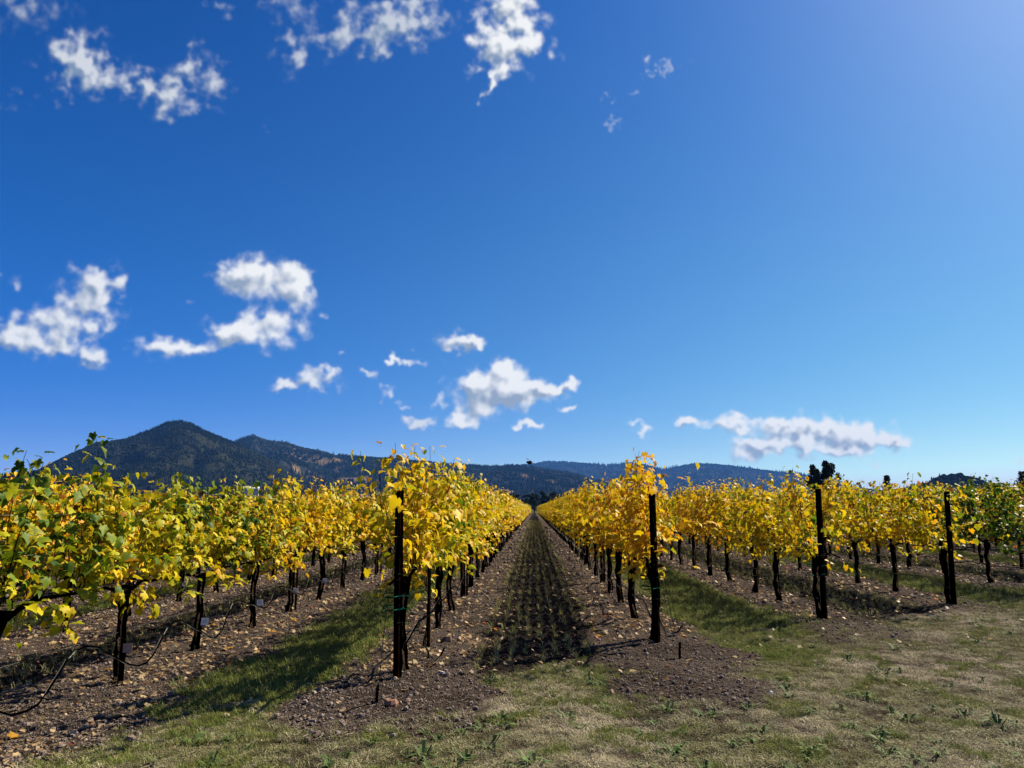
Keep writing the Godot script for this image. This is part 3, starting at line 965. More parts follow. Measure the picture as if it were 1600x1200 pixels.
func build_vines() -> void:
	var rng := RandomNumberGenerator.new()
	rng.seed = 2024
	make_leaf_shapes(rng)
	leaf_mat = mat(Color.WHITE, 0.52, true, 0.30)
	leaf_mat.backlight_enabled = true
	leaf_mat.backlight = Color(0.88, 0.88, 0.88)
	bark_mat = mat(Color.WHITE, 0.95, true, 0.1)
	var bn := FastNoiseLite.new()
	bn.seed = 4
	bn.frequency = 0.05
	bn.fractal_octaves = 4
	var bt := NoiseTexture2D.new()
	bt.width = 256
	bt.height = 256
	bt.seamless = true
	bt.noise = bn
	bark_mat.heightmap_enabled = true
	bark_mat.heightmap_texture = bt
	bark_mat.heightmap_scale = 2.0
	bark_mat.uv1_triplanar = true
	bark_mat.uv1_scale = Vector3(9, 1.6, 9)
	# shared meshes: foliage by mean hue, trunks
	var shared := []
	for s in 8:
		var set_ := []
		for v in 5:
			var gr := grow(rng, {"tall": rng.randf_range(0.86, 1.05), "g": 0.22 + s * 0.052, "s": 0.16, "drift": 0.0, "half": 0.92, "shoots": 22})
			set_.append(foliage_mesh(gr, leaf_mid, rng))
		shared.append(set_)
	var trunks := []
	for v in 8: trunks.append(trunk_mesh(rng, 9, 0.86))
	# leaves that stand alone
	var leaf_meshes := []
	for s in 12:
		for v in 4:
			var b := Buf.new()
			var h := 0.02 + s * 0.065
			add_leaf(b, leaf_hi[(s * 3 + v * 2) % leaf_hi.size()], Transform3D(), hue(h, rng), hue(minf(1.0, h + [0.02, 0.10, 0.16, 0.38][v]), rng), rng)
			leaf_meshes.append(mesh_of(b))
	# which vines are built one by one: those that show largest
	var all := []
	for k in ROWS + [-9, -10, -11, -12, -13, -14, 11, 12, 13, 14, 15, 16, 17, 18]:
		var zs := vine_positions(k)
		for q in zs.size():
			var zf := zs[q]
			var seen: float = pow(0.62, absi(k) - 1) if k < 0 else pow(0.70, absi(k) - 1)
			if absf(row_x(k)) / zf > 0.80: seen *= 0.02 if zf > 5.0 and k == -2 else 0.0
			all.append([seen / zf, k, q + 1, zf])
	all.sort_custom(func(a, c): return a[0] > c[0])
	var far_t := []
	var far_c := PackedColorArray()
	for a in all.size():
		var k: int = all[a][1]
		var number: int = all[a][2]
		var zf: float = all[a][3]
		var x := row_x(k)
		if a >= 292:
			if all[a][0] > 0.0 or zf > 6.0 and absf(x) / zf < 1.5:
				var flip := Basis(Vector3.UP, PI * (rng.randi() % 2)).scaled(Vector3(1, rng.randf_range(0.94, 1.08), 1))
				far_t.append(Transform3D(flip, on_ground(x + rng.randf_range(-0.04, 0.04), zf)))
				var v := rng.randf_range(0.85, 1.0)
				far_c.append(Color(v, v * rng.randf_range(0.82, 1.0), v))
			continue
		var st := vine_style(k, zf, rng)
		var near := zf < (13.2 if absi(k) <= 2 else 15.0 if k == 3 else 11.5) and absf(x) / zf < 0.78
		vine(k, number, zf, st, near, rng, shared, trunks, leaf_meshes)
	# the rest of the vineyard reads as one mass
	var lo := Buf.new()
	for v in 1:
		var gr := grow(rng, {"g": 0.46, "s": 0.14, "drift": 0.1, "half": 0.92, "shoots": 19})
		var lv: Array = gr.leaves
		for q in lv.size():
			if q % 4 == 3: continue
			var t: Transform3D = lv[q][0]
			t.basis = t.basis.scaled(Vector3(1.2, 1.2, 1.2))
			add_leaf(lo, leaf_lo[q % leaf_lo.size()], t, hue(lv[q][1], rng), hue(lv[q][1], rng), rng)
	var tr := trunk_mesh(rng, 5, 0.86)
	var ta := tr.surface_get_arrays(0)
	var s0 := lo.v.size()
	lo.v.append_array(ta[Mesh.ARRAY_VERTEX]); lo.n.append_array(ta[Mesh.ARRAY_NORMAL]); lo.c.append_array(ta[Mesh.ARRAY_COLOR])
	for q in ta[Mesh.ARRAY_INDEX]: lo.i.append(s0 + q)
	tag(many("far_vines", mesh_of(lo), leaf_mat, far_t, far_c), "yellow mass of the farther vine rows running to the hills", "vineyard", "", "stuff")

func vine(k: int, number: int, zf: float, st: Dictionary, near: bool, rng: RandomNumberGenerator, shared: Array, trunks: Array, leaf_meshes: Array) -> void:
	var x := row_x(k)
	var turn := PI * (rng.randi() % 2) if not st.has("clip") else 0.0
	var o := base("grapevine", on_ground(x, zf), turn)
	var young := k == -1 and number == 2
	var label := "%s grapevine, %s along the %s" % [look_words(st.g), ordinal(number), row_words(k)]
	if young: label = "young yellow grapevine tied to a thin stake behind the rusty end post"
	tag(o, label, "grapevine", "grapevines in rows")
	if young:
		put("trunk", trunk_mesh(rng, 7, 0.7, 0.35), bark_mat, o)
	elif near: put("trunk", trunk_mesh(rng, 11, 0.86, rng.randf_range(0.9, 1.15)), bark_mat, o)
	else: put("trunk", trunks[rng.randi() % trunks.size()], bark_mat, o)
	if not near:
		var s := clampi(int(round((st.g - 0.22) / 0.052)), 0, 7)
		if st.g < 0.15:
			put("foliage", foliage_mesh(grow(rng, st), leaf_mid, rng), leaf_mat, o).set_meta("kind", "stuff")
		else:
			put("foliage", shared[s][rng.randi() % 5], leaf_mat, o).set_meta("kind", "stuff")
		return
	var gr := grow(rng, st)
	# the leaves on the outside, on the side that faces the headland, are pieces of their own
	var eye := Vector3(0, 1.6, 0) - o.position
	eye = (Basis(Vector3.UP, -turn) * eye).normalized()
	var order := []
	var lv: Array = gr.leaves
	for q in lv.size():
		var t: Transform3D = lv[q][0]
		order.append([t.origin.dot(eye * Vector3(1.6, 0.3, 0.5)) + 0.6 * t.basis.x.length() + rng.randf() * 0.05, q])
	order.sort_custom(func(a, c): return a[0] > c[0])
	var skip := {}
	for q in mini(150, order.size()):
		var e: int = order[q][1]
		skip[e] = true
		var h: float = lv[e][1]
		put_leaf(o, leaf_meshes[clampi(int(round((h - 0.02) / 0.065)), 0, 11) * 4 + rng.randi() % 4], lv[e][0], q)
	put("foliage", foliage_mesh(gr, leaf_hi, rng, true, skip), leaf_mat, o).set_meta("kind", "stuff")

func put_leaf(o: Node3D, m: Mesh, t: Transform3D, q: int) -> void:
	var l := MeshInstance3D.new()
	l.mesh = m
	l.material_override = leaf_mat
	l.transform = t
	l.name = "leaf" if q == 0 else "leaf_%03d" % q
	o.add_child(l, true)

# ------------------------------------------------------------------ posts, wires, hoses
func build_trellis() -> void:
	var rng := RandomNumberGenerator.new()
	rng.seed = 99
	var rust := mat(Color.WHITE, 0.75, true, 0.4)
	var rn := FastNoiseLite.new()
	rn.seed = 14
	rn.frequency = 0.03
	rn.fractal_octaves = 5
	var rt := NoiseTexture2D.new()
	rt.width = 256
	rt.height = 256
	rt.seamless = true
	rt.noise = rn
	var ramp := Gradient.new()
	ramp.set_color(0, Color(0.55, 0.45, 0.4))
	ramp.set_color(1, Color(1, 1, 1))
	rt.color_ramp = ramp
	rust.albedo_texture = rt
	rust.heightmap_enabled = true
	rust.heightmap_texture = rt
	rust.heightmap_scale = 0.4
	rust.uv1_triplanar = true
	rust.uv1_scale = Vector3(3, 1.2, 3)
	var wire_m := mat(Color(0.32, 0.31, 0.29), 0.45, false, 0.5)
	wire_m.metallic = 0.6
	var hose_m := mat(Color(0.20, 0.205, 0.20), 0.5, false, 0.4)
	var tie_m := mat(Color(0.02, 0.26, 0.18), 0.5, false, 0.4)
	for k in range(-2, 9):
		if k == 0: continue
		var x := row_x(k)
		var st := row_start(k)
		# end post
		var tall := 1.74 if absi(k) == 1 else 1.86
		if k == -2: tall = 1.8
		var p := base("end_post", on_ground(x, st))
		var what: String = {-2: "end post of the second row on the peak side", -1: "rusty brown steel end post standing beside the sunlit side of the alley", 1: "black end post with a vine trunk hugging it, opening the shaded row", 2: "dark end post with green ties, second row on the poplar side", 3: "dark leaning end post of the third row on the poplar side"}.get(k, "dark end post of the %s" % row_words(k))
		tag(p, what, "post", "end posts of the vine rows")
		var b := Buf.new()
		var c := Color(0.115, 0.050, 0.032) if k == -1 else Color(0.066, 0.046, 0.036)
		var r := 0.043 if k == -1 else 0.043
		var lean := 0.0 if k == 1 else -0.045 if k > 1 else 0.03
		var pts := PackedVector3Array()
		var rad := PackedFloat32Array()
		for j in 9:
			var t := j / 8.0
			pts.append(Vector3(-lean * t * (1.6 if k == 3 else 1.0), -0.1 + t * (tall + 0.1), 0.0))
			rad.append(r * (1.0 + rng.randf_range(-0.02, 0.02)))
		pts.append(pts[8] + Vector3(0, 0.004, 0))
		rad.append(r * 0.9)
		tube(b, pts, rad, 14, c)
		put("shaft", mesh_of(b), rust, p)
		for h in [0.62, 0.74]:
			if k in [-1, 1, 2]:
				var tb := Buf.new()
				var ring := PackedVector3Array()
				for q in 13:
					var a := TAU * q / 12
					ring.append(Vector3(-0.045 + cos(a) * 0.125, h + 0.012 * sin(a * 2), -0.06 + sin(a) * 0.13))
				var rr := PackedFloat32Array()
				rr.resize(13)
				rr.fill(0.007)
				tube(tb, ring, rr, 6, Color.WHITE)
				put("tie", mesh_of(tb), tie_m, p)
		var bb := Buf.new()
		for h in [0.5, 0.95, 1.3, 1.62]:
			var ring := PackedVector3Array()
			for q in 11: ring.append(Vector3(cos(TAU * q / 10) * (r + 0.004) - lean * h / tall, h, sin(TAU * q / 10) * (r + 0.004)))
			var rr := PackedFloat32Array()
			rr.resize(11)
			rr.fill(0.003)
			tube(bb, ring, rr, 5, Color.WHITE)
		put("wire_wrap", mesh_of(bb), wire_m, p)
		# wires along the row
		var tr := base("wire_trellis", Vector3(x, 0, 0))
		tag(tr, "thin steel wires strung along the %s" % row_words(k), "trellis", "trellis wires of the vine rows")
		for h in [0.5, 0.95, 1.32, 1.64]:
			var wb := Buf.new()
			var wp := PackedVector3Array()
			var wr := PackedFloat32Array()
			var zf := st
			while zf < 90.0:
				wp.append(Vector3(-lean * h / tall if zf == st else 0.03 * (1 if h > 1 else -1), slope_h(x, zf) + h + (0.0 if zf == st else rng.randf_range(-0.015, 0.015)), -zf))
				wr.append(0.0022)
				zf += 2.4
			tube(wb, wp, wr, 4, Color.WHITE)
			put("wire", mesh_of(wb), wire_m, tr)
		# drip hose, sagging between its hangers
		var hb := Buf.new()
		var hp := PackedVector3Array()
		var hr := PackedFloat32Array()
		var zf2 := st + 0.02
		var hang := 0.42
		var deep := 0.16 if k < 0 else 0.2
		while zf2 < 70.0:
			var t := (zf2 - st) / 1.68
			var sag := absf(sin(t * PI)) 
			if k == -2:
				# the loose loop near the headland: high, low, high
				sag = 0.5 - 0.5 * cos(TAU * (zf2 - 8.0) / 1.62)
				hp.append(Vector3(x + 0.11 + 0.10 * (0.5 - 0.5 * cos(TAU * (zf2 - 8.0) / 1.62)), ground_h(x, zf2) + lerpf(0.47, 0.15 if zf2 < 10.0 else 0.28, sag), -zf2))
			else:
				hp.append(Vector3(x + (0.05 if k < 0 else -0.05) + 0.02 * sin(t * 2.3), slope_h(x, zf2) + hang - deep * (1.0 - sag) * (0.6 + 0.4 * sin(t * 5.0)), -zf2))
			hr.append(0.0105)
			zf2 += 0.14 if zf2 < 20 else 0.42
		tube(hb, hp, hr, 7, Color.WHITE)
		tag(put("drip_hose", mesh_of(hb), hose_m), "grey drip irrigation hose sagging along the %s" % row_words(k), "hose", "drip hoses under the vines")
		# slender line posts
		var zs := vine_positions(k)
		for q in range(4, mini(30, zs.size()), 4):
			var lp := Buf.new()
			tube(lp, PackedVector3Array([Vector3(0, -0.1, 0), Vector3(0.01, 1.85, 0)]), fl([0.019, 0.018]), 8, Color(0.06, 0.035, 0.025))
			tag(put("line_post", mesh_of(lp), rust, null, Transform3D(Basis(), on_ground(x + 0.06, zs[q] + 0.14))), "slim rusty line post behind the %s vine of the %s" % [ordinal(q + 1), row_words(k)], "post", "line posts in the vine rows")
	# stake of the young vine
	var sb := Buf.new()
	tube(sb, PackedVector3Array([Vector3(0, -0.1, 0), Vector3(0.0, 0.5, 0), Vector3(-0.012, 1.45, 0)]), fl([0.02, 0.019, 0.018]), 8, Color(0.065, 0.036, 0.026))
	tag(put("stake", mesh_of(sb), rust, null, Transform3D(Basis(), on_ground(-1.23, 8.60))), "thin dark steel stake holding the young vine in the sunlit row", "stake")
	# guy wires and their anchors
	guy(Vector3(-1.31, 1.62, -7.0), on_ground(-1.30, 6.17), wire_m, "slack guy wire from the rusty end post to its anchor pin")
	guy(Vector3(1.43, 1.60, -8.88), on_ground(1.55, 8.04, 0.1), wire_m, "guy wire from the black end post to the small anchor stake")
	guy(Vector3(1.52, 1.35, -9.0), on_ground(1.86, 9.55), wire_m, "thin loose wire hanging behind the black end post")
	guy(Vector3(1.50, 1.30, -9.02), on_ground(1.77, 9.66), wire_m, "second loose wire hanging behind the black end post, closer to it")
	guy(Vector3(4.22, 1.7, -10.85), on_ground(4.75, 10.1), wire_m, "guy wire of the dark end post with green ties")
	guy(Vector3(6.9, 1.7, -12.4), on_ground(7.4, 11.9), wire_m, "guy wire of the dark leaning end post")
	for e in [[-1.30, 6.17, 0.13, "short dark anchor pin in the soil in front of the rusty post"], [1.55, 8.02, 0.17, "short black anchor stake in the soil beside the black post"]]:
		var ab := Buf.new()
		tube(ab, PackedVector3Array([Vector3(0, -0.08, 0), Vector3(0.0, e[2] * 0.5, 0), Vector3(0.008, e[2], 0.0)]), fl([0.013, 0.013, 0.012]), 8, Color(0.03, 0.024, 0.02))
		tag(put("anchor_stake", mesh_of(ab), rust, null, Transform3D(Basis(), on_ground(e[0], e[1]))), e[3], "stake", "anchor stakes")
	# loose pale end of the guy wire on the soil
	var le := Buf.new()
	tube(le, PackedVector3Array([on_ground(-1.29, 6.1, 0.02), on_ground(-1.33, 6.0, 0.03), on_ground(-1.43, 5.9, 0.012), on_ground(-1.5, 5.84, 0.012)]), fl([0.006, 0.006, 0.006, 0.005]), 6, Color.WHITE)
	tag(put("wire_end", mesh_of(le), mat(Color(0.42, 0.36, 0.28), 0.7)), "loose pale wire end lying on the soil by the anchor pin", "wire")
	# curved black hose ends by the posts
	for e in [[1.55, 9.2, "black hose loop on the soil behind the black end post"], [-1.12, 7.6, "dark hose end drooping to the soil behind the rusty post"]]:
		var hb2 := Buf.new()
		var s: float = 1.0 if e[0] > 0.0 else 0.6
		tube(hb2, PackedVector3Array([on_ground(e[0], e[1], 0.2), on_ground(e[0] + 0.07 * s, e[1] + 0.04, 0.07), on_ground(e[0] + 0.16 * s, e[1] + 0.08, 0.02), on_ground(e[0] + 0.25 * s, e[1] + 0.12, 0.06), on_ground(e[0] + 0.31 * s, e[1] + 0.15, 0.15)]), fl([0.011, 0.011, 0.011, 0.011, 0.011]), 7, Color.WHITE)
		tag(put("hose_end", mesh_of(hb2), hose_m), e[2], "hose", "hose ends")
	# white and brown cards hung on the wires
	var cards := [[-2, 7.15, true], [-2, 8.78, false], [-2, 10.5, false], [-2, 12.05, false], [-2, 13.7, false], [-3, 10.6, true], [-3, 12.3, true], [-3, 13.9, false], [-3, 17.2, false], [-3, 18.9, false]]
	for q in cards.size():
		var e: Array = cards[q]
		var k: int = e[0]
		var o := base("card", Vector3(row_x(k) + 0.13, slope_h(row_x(k), e[1]) + 0.42, -e[1] + 0.10), 0.35 + rng.randf_range(-0.25, 0.25))
		var col := Color(0.36, 0.22, 0.17) if e[2] else Color(0.70, 0.71, 0.72)
		var near_n := 0
		for w in q + 1:
			if cards[w][0] == k and cards[w][2] == e[2]: near_n += 1
		tag(o, "%s square card, %s of that colour hung along the %s" % ["brownish" if e[2] else "white", ordinal(near_n), row_words(k)], "card", "cards hung on the trellis wires")
		var cb := Buf.new()
		box(cb, Transform3D(Basis(Vector3(0, 0, 1), rng.randf_range(-0.08, 0.08)), Vector3(0, -0.045, 0)), Vector3(0.082, 0.082, 0.002), Color.WHITE)
		put("sheet", mesh_of(cb), mat(col, 0.6), o)
		var wb := Buf.new()
		tube(wb, PackedVector3Array([Vector3(0, -0.008, 0), Vector3(-0.02, 0.03, 0.0), Vector3(-0.1, 0.07, 0.0)]), fl([0.0015, 0.0015, 0.0015]), 4, Color.WHITE)
		put("hanger", mesh_of(wb), wire_m, o)
		if not e[2]:
			var pb := Buf.new()
			for l in 3: box(pb, Transform3D(Basis(), Vector3(0.0, -0.028 - l * 0.014, 0.0022)), Vector3(0.05, 0.004, 0.0012), Color.WHITE)
			put("print", mesh_of(pb), mat(Color(0.30, 0.31, 0.33), 0.7), o)

func guy(a: Vector3, c: Vector3, m: Material, label: String) -> void:
	var b := Buf.new()
	var pts := PackedVector3Array()
	var r := PackedFloat32Array()
	for j in 9:
		var t := j / 8.0
		pts.append(a.lerp(c, t) + Vector3(0.01 * sin(t * 7), -0.03 * sin(t * PI), 0))
		r.append(0.0032)
	tube(b, pts, r, 5, Color.WHITE)
	tag(put("guy_wire", mesh_of(b), m), label, "wire", "guy wires")

# ------------------------------------------------------------------ cover of the ground
func build_cover() -> void:
	var rng := RandomNumberGenerator.new()
	rng.seed = 515
	var plain := mat(Color.WHITE, 0.95, true, 0.15)
	var grass_m := mat(Color.WHITE, 0.8, true, 0.25)
	grass_m.backlight_enabled = true
	grass_m.backlight = Color(0.6, 0.6, 0.6)
	# clods, straw and stones
	var kinds := [[], [], []]
	var cols := [PackedColorArray(), PackedColorArray(), PackedColorArray()]
	var straw_t := []
	var straw_c := PackedColorArray()
	var litter_t := [[], []]
	var litter_c := [PackedColorArray(), PackedColorArray()]
	var dry_t := [[], []]
	var dry_c := [PackedColorArray(), PackedColorArray()]
	var green_t := [[], []]
	var green_c := [PackedColorArray(), PackedColorArray()]
	for q in 320000:
		var zf := 3.2 * exp(rng.randf() * log(60.0 / 3.2))
		var x := (zf * 0.78 + 1.3) * rng.randf_range(-1.0, 1.0)
		if absf(x) > 24.0: continue
		var w := zones(x, zf)
		var far := maxf(1.0, zf / 9.0)
		var roll := rng.randf()
		var s: float = w[0]
		var t: float = w[1]
		var g: float = w[2]
		if roll < s:
			var kind := rng.randf()
			if kind < 0.50:
				var e := rng.randi() % 3
				var sz := rng.randf_range(0.004, 0.014) * far * (2.2 if rng.randf() < 0.07 else 1.0)
				kinds[e].append(Transform3D(Basis(Vector3.UP, rng.randf() * TAU).scaled(Vector3(sz, sz, sz)), on_ground(x, zf, sz * 0.25)))
				var v := rng.randf_range(0.55, 1.5)
				cols[e].append(Color(0.142 * v, 0.112 * v, 0.092 * v) if rng.randf() < 0.9 else Color(0.24, 0.20, 0.165))
			elif kind < 0.76:
				var l := rng.randf_range(0.02, 0.075) * sqrt(far)
				straw_t.append(Transform3D(Basis.from_euler(Vector3(rng.randf_range(-0.25, 0.25), rng.randf() * TAU, 0)).scaled_local(Vector3(l, 0.0022 * far, 0.0022 * far)), on_ground(x, zf, 0.006)))
				var v := rng.randf_range(0.45, 1.25)
				straw_c.append(Color(0.24 * v, 0.185 * v, 0.13 * v))
			elif zf > start_at(x) + 0.3 or x < -3.0 or rng.randf() < 0.06:
				if rng.randf() < (0.30 if zf < 7.0 else 0.45 if x < 2.5 or zf > 14 else 0.35) * (0.35 + 1.3 * sm(-0.25, 0.3, n1.get_noise_2d(x * 1.4 + 7, zf * 1.4))): add_litter(rng, x, zf, far, litter_t, litter_c)
		elif roll < s + t:
			if rng.randf() < 0.30:
				var e := rng.randi() % 3
				var sz := rng.randf_range(0.005, 0.016) * far
				kinds[e].append(Transform3D(Basis(Vector3.UP, rng.randf() * TAU).scaled(Vector3(sz, sz, sz)), on_ground(x, zf, sz * 0.2)))
				var v := rng.randf_range(0.5, 1.4)
				cols[e].append(Color(0.05 * v, 0.04 * v, 0.033 * v))
			elif rng.randf() < 0.045: add_litter(rng, x, zf, far, litter_t, litter_c)
		elif roll < s + t + g:
			if rng.randf() < 0.03:
				add_litter(rng, x, zf, far, litter_t, litter_c)
				continue
			var e := rng.randi() % 2
			var sz := rng.randf_range(0.7, 1.4) * sqrt(far) * (1.0 if zf > start_at(x) + 0.2 else 0.6)
			green_t[e].append(Transform3D(Basis(Vector3.UP, rng.randf() * TAU).scaled(Vector3(sz, sz * rng.randf_range(0.7, 1.2), sz)), on_ground(x, zf, -0.004)))
			var v := rng.randf_range(0.7, 1.3)
			green_c[e].append(mixc(Color(0.115 * v, 0.165 * v, 0.028 * v), Color(0.29 * v, 0.275 * v, 0.085 * v), rng.randf() * 0.75))
		else:
			if zf > 26: continue
			var damp := sm(0.2, 0.5, n1.get_noise_2d(x * 0.9 + 70, zf * 0.9))
			if rng.randf() < damp * 0.75: continue
			var e := rng.randi() % 2
			var clump := n2.get_noise_2d(x * 1.3 + 50, zf * 1.3)
			if clump < -0.06 and rng.randf() < 0.8: continue
			if rng.randf() < 0.12:
				var l := rng.randf_range(0.03, 0.09)
				straw_t.append(Transform3D(Basis.from_euler(Vector3(rng.randf_range(-0.2, 0.2), rng.randf() * TAU, 0)).scaled_local(Vector3(l, 0.002 * far, 0.002 * far)), on_ground(x, zf, 0.014)))
				straw_c.append(Color(0.40, 0.34, 0.23))
			var sz := rng.randf_range(0.6, 1.2) * sqrt(far) * (1.0 + 0.9 * maxf(0.0, clump))
			dry_t[e].append(Transform3D(Basis(Vector3.UP, rng.randf() * TAU).scaled(Vector3(sz, sz * rng.randf_range(0.6, 1.2), sz)), on_ground(x, zf, -0.003)))
			var v := rng.randf_range(0.55, 1.3) * (0.9 + 0.5 * clump)
			var gr := 0.5 + 1.3 * n1.get_noise_2d(x * 0.5 - 30, zf * 0.5)
			dry_c[e].append(mixc(Color(0.46 * v, 0.395 * v, 0.275 * v), Color(0.155 * v, 0.16 * v, 0.045 * v), clampf(gr, 0.05, 0.8) if rng.randf() < 0.75 else rng.randf()))
	var gravel := base("gravel", Vector3.ZERO)
	tag(gravel, "brown clods and small stones strewn over the bare soil", "gravel", "", "stuff")
	for e in 3: many("clods", rock_mesh(rng), plain, kinds[e], cols[e], gravel).set_meta("kind", "stuff")
	var chip := Buf.new()
	box(chip, Transform3D(), Vector3.ONE, Color.WHITE)
	tag(many("straw", mesh_of(chip), plain, straw_t, straw_c), "pale straw bits and twigs on the bare soil", "straw", "", "stuff")
	var lt := base("leaf_litter", Vector3.ZERO)
	tag(lt, "pale fallen leaves thick under the vine rows", "leaf litter", "", "stuff")
	for e in 2:
		var b := Buf.new()
		add_leaf(b, leaf_mid[e + 1], Transform3D(Basis(Vector3.RIGHT, -PI / 2), Vector3(0, 0, 0.3)), Color.WHITE, Color(0.75, 0.7, 0.65), rng)
		many("fallen_leaves", mesh_of(b), leaf_mat, litter_t[e], litter_c[e], lt).set_meta("kind", "stuff")
	var dg := base("dry_grass", Vector3.ZERO)
	tag(dg, "short dry straw-coloured grass of the headland", "grass", "", "stuff")
	many("dry_blades", tuft(rng, 16, 0.038, 0.035, 1.3, 0.0019), grass_m, dry_t[0], dry_c[0], dg).set_meta("kind", "stuff")
	many("dry_blades", tuft(rng, 12, 0.026, 0.045, 1.7, 0.0021), grass_m, dry_t[1], dry_c[1], dg).set_meta("kind", "stuff")
	var gg := base("green_grass", Vector3.ZERO)
	tag(gg, "green grass growing in every other alley between the rows", "grass", "", "stuff")
	many("green_blades", tuft(rng, 14, 0.10, 0.035, 0.8, 0.0023), grass_m, green_t[0], green_c[0], gg).set_meta("kind", "stuff")
	many("green_blades", tuft(rng, 16, 0.07, 0.045, 1.1, 0.0023), grass_m, green_t[1], green_c[1], gg).set_meta("kind", "stuff")
	# cover crop sown in lines in the tilled alleys
	var cr_t := []
	var cr_c := PackedColorArray()
	for alley in [0, -2, 2, 4]:
		var mid: float = 0.085 + 2.75 * alley
		for line in 9:
			var x0 := mid + (line - 4) * 0.17
			var zf := start_at(x0) - 0.1
			while zf < 95.0:
				zf += rng.randf_range(0.05, 0.13) * maxf(1.0, zf / 14.0)
				if rng.randf() < 0.2 + 0.6 * sm(0.0, 0.4, n1.get_noise_2d(x0 * 2.0 + 30, zf * 0.8)): continue
				var x := x0 + rng.randf_range(-0.03, 0.03) + 0.04 * n1.get_noise_2d(x0 * 5.0, zf * 0.5)
				var w := zones(x, zf)
				if w[1] < 0.4: continue
				var sz := rng.randf_range(0.6, 1.25) * maxf(1.0, sqrt(zf / 14.0))
				cr_t.append(Transform3D(Basis(Vector3.UP, rng.randf() * TAU).scaled(Vector3(sz, sz, sz)), on_ground(x, zf, -0.004)))
				var v := rng.randf_range(0.7, 1.2)
				cr_c.append(mixc(Color(0.19 * v, 0.21 * v, 0.05 * v), Color(0.42 * v, 0.37 * v, 0.17 * v), rng.randf()))
	tag(many("cover_crop", tuft(rng, 9, 0.105, 0.022, 0.6, 0.0030), grass_m, cr_t, cr_c), "pale green seedlings sown in lines in the tilled alleys", "seedlings", "", "stuff")

func litter_color(rng: RandomNumberGenerator) -> Color:
	var v := rng.randf_range(0.55, 1.2)
	var r := rng.randf()
	if r < 0.6: return Color(0.46 * v, 0.33 * v, 0.185 * v)
	if r < 0.8: return Color(0.22 * v, 0.12 * v, 0.065 * v)
	if r < 0.985: return Color(0.54 * v, 0.40 * v, 0.19 * v)
	return Color(0.40 * v, 0.10 * v, 0.05 * v)

func add_litter(rng: RandomNumberGenerator, x: float, zf: float, far: float, t: Array, c: Array) -> void:
	var e := rng.randi() % 2
	var sz := rng.randf_range(0.022, 0.072) * (0.72 if zf < 7.0 else 1.0) * (1.0 + 0.15 * (far - 1.0))
	t[e].append(Transform3D(Basis.from_euler(Vector3(rng.randf_range(-0.7, 0.7), rng.randf() * TAU, rng.randf_range(-0.7, 0.7))).scaled(Vector3(sz, sz, sz)), on_ground(x, zf, 0.012)))
	c[e].append(litter_color(rng))

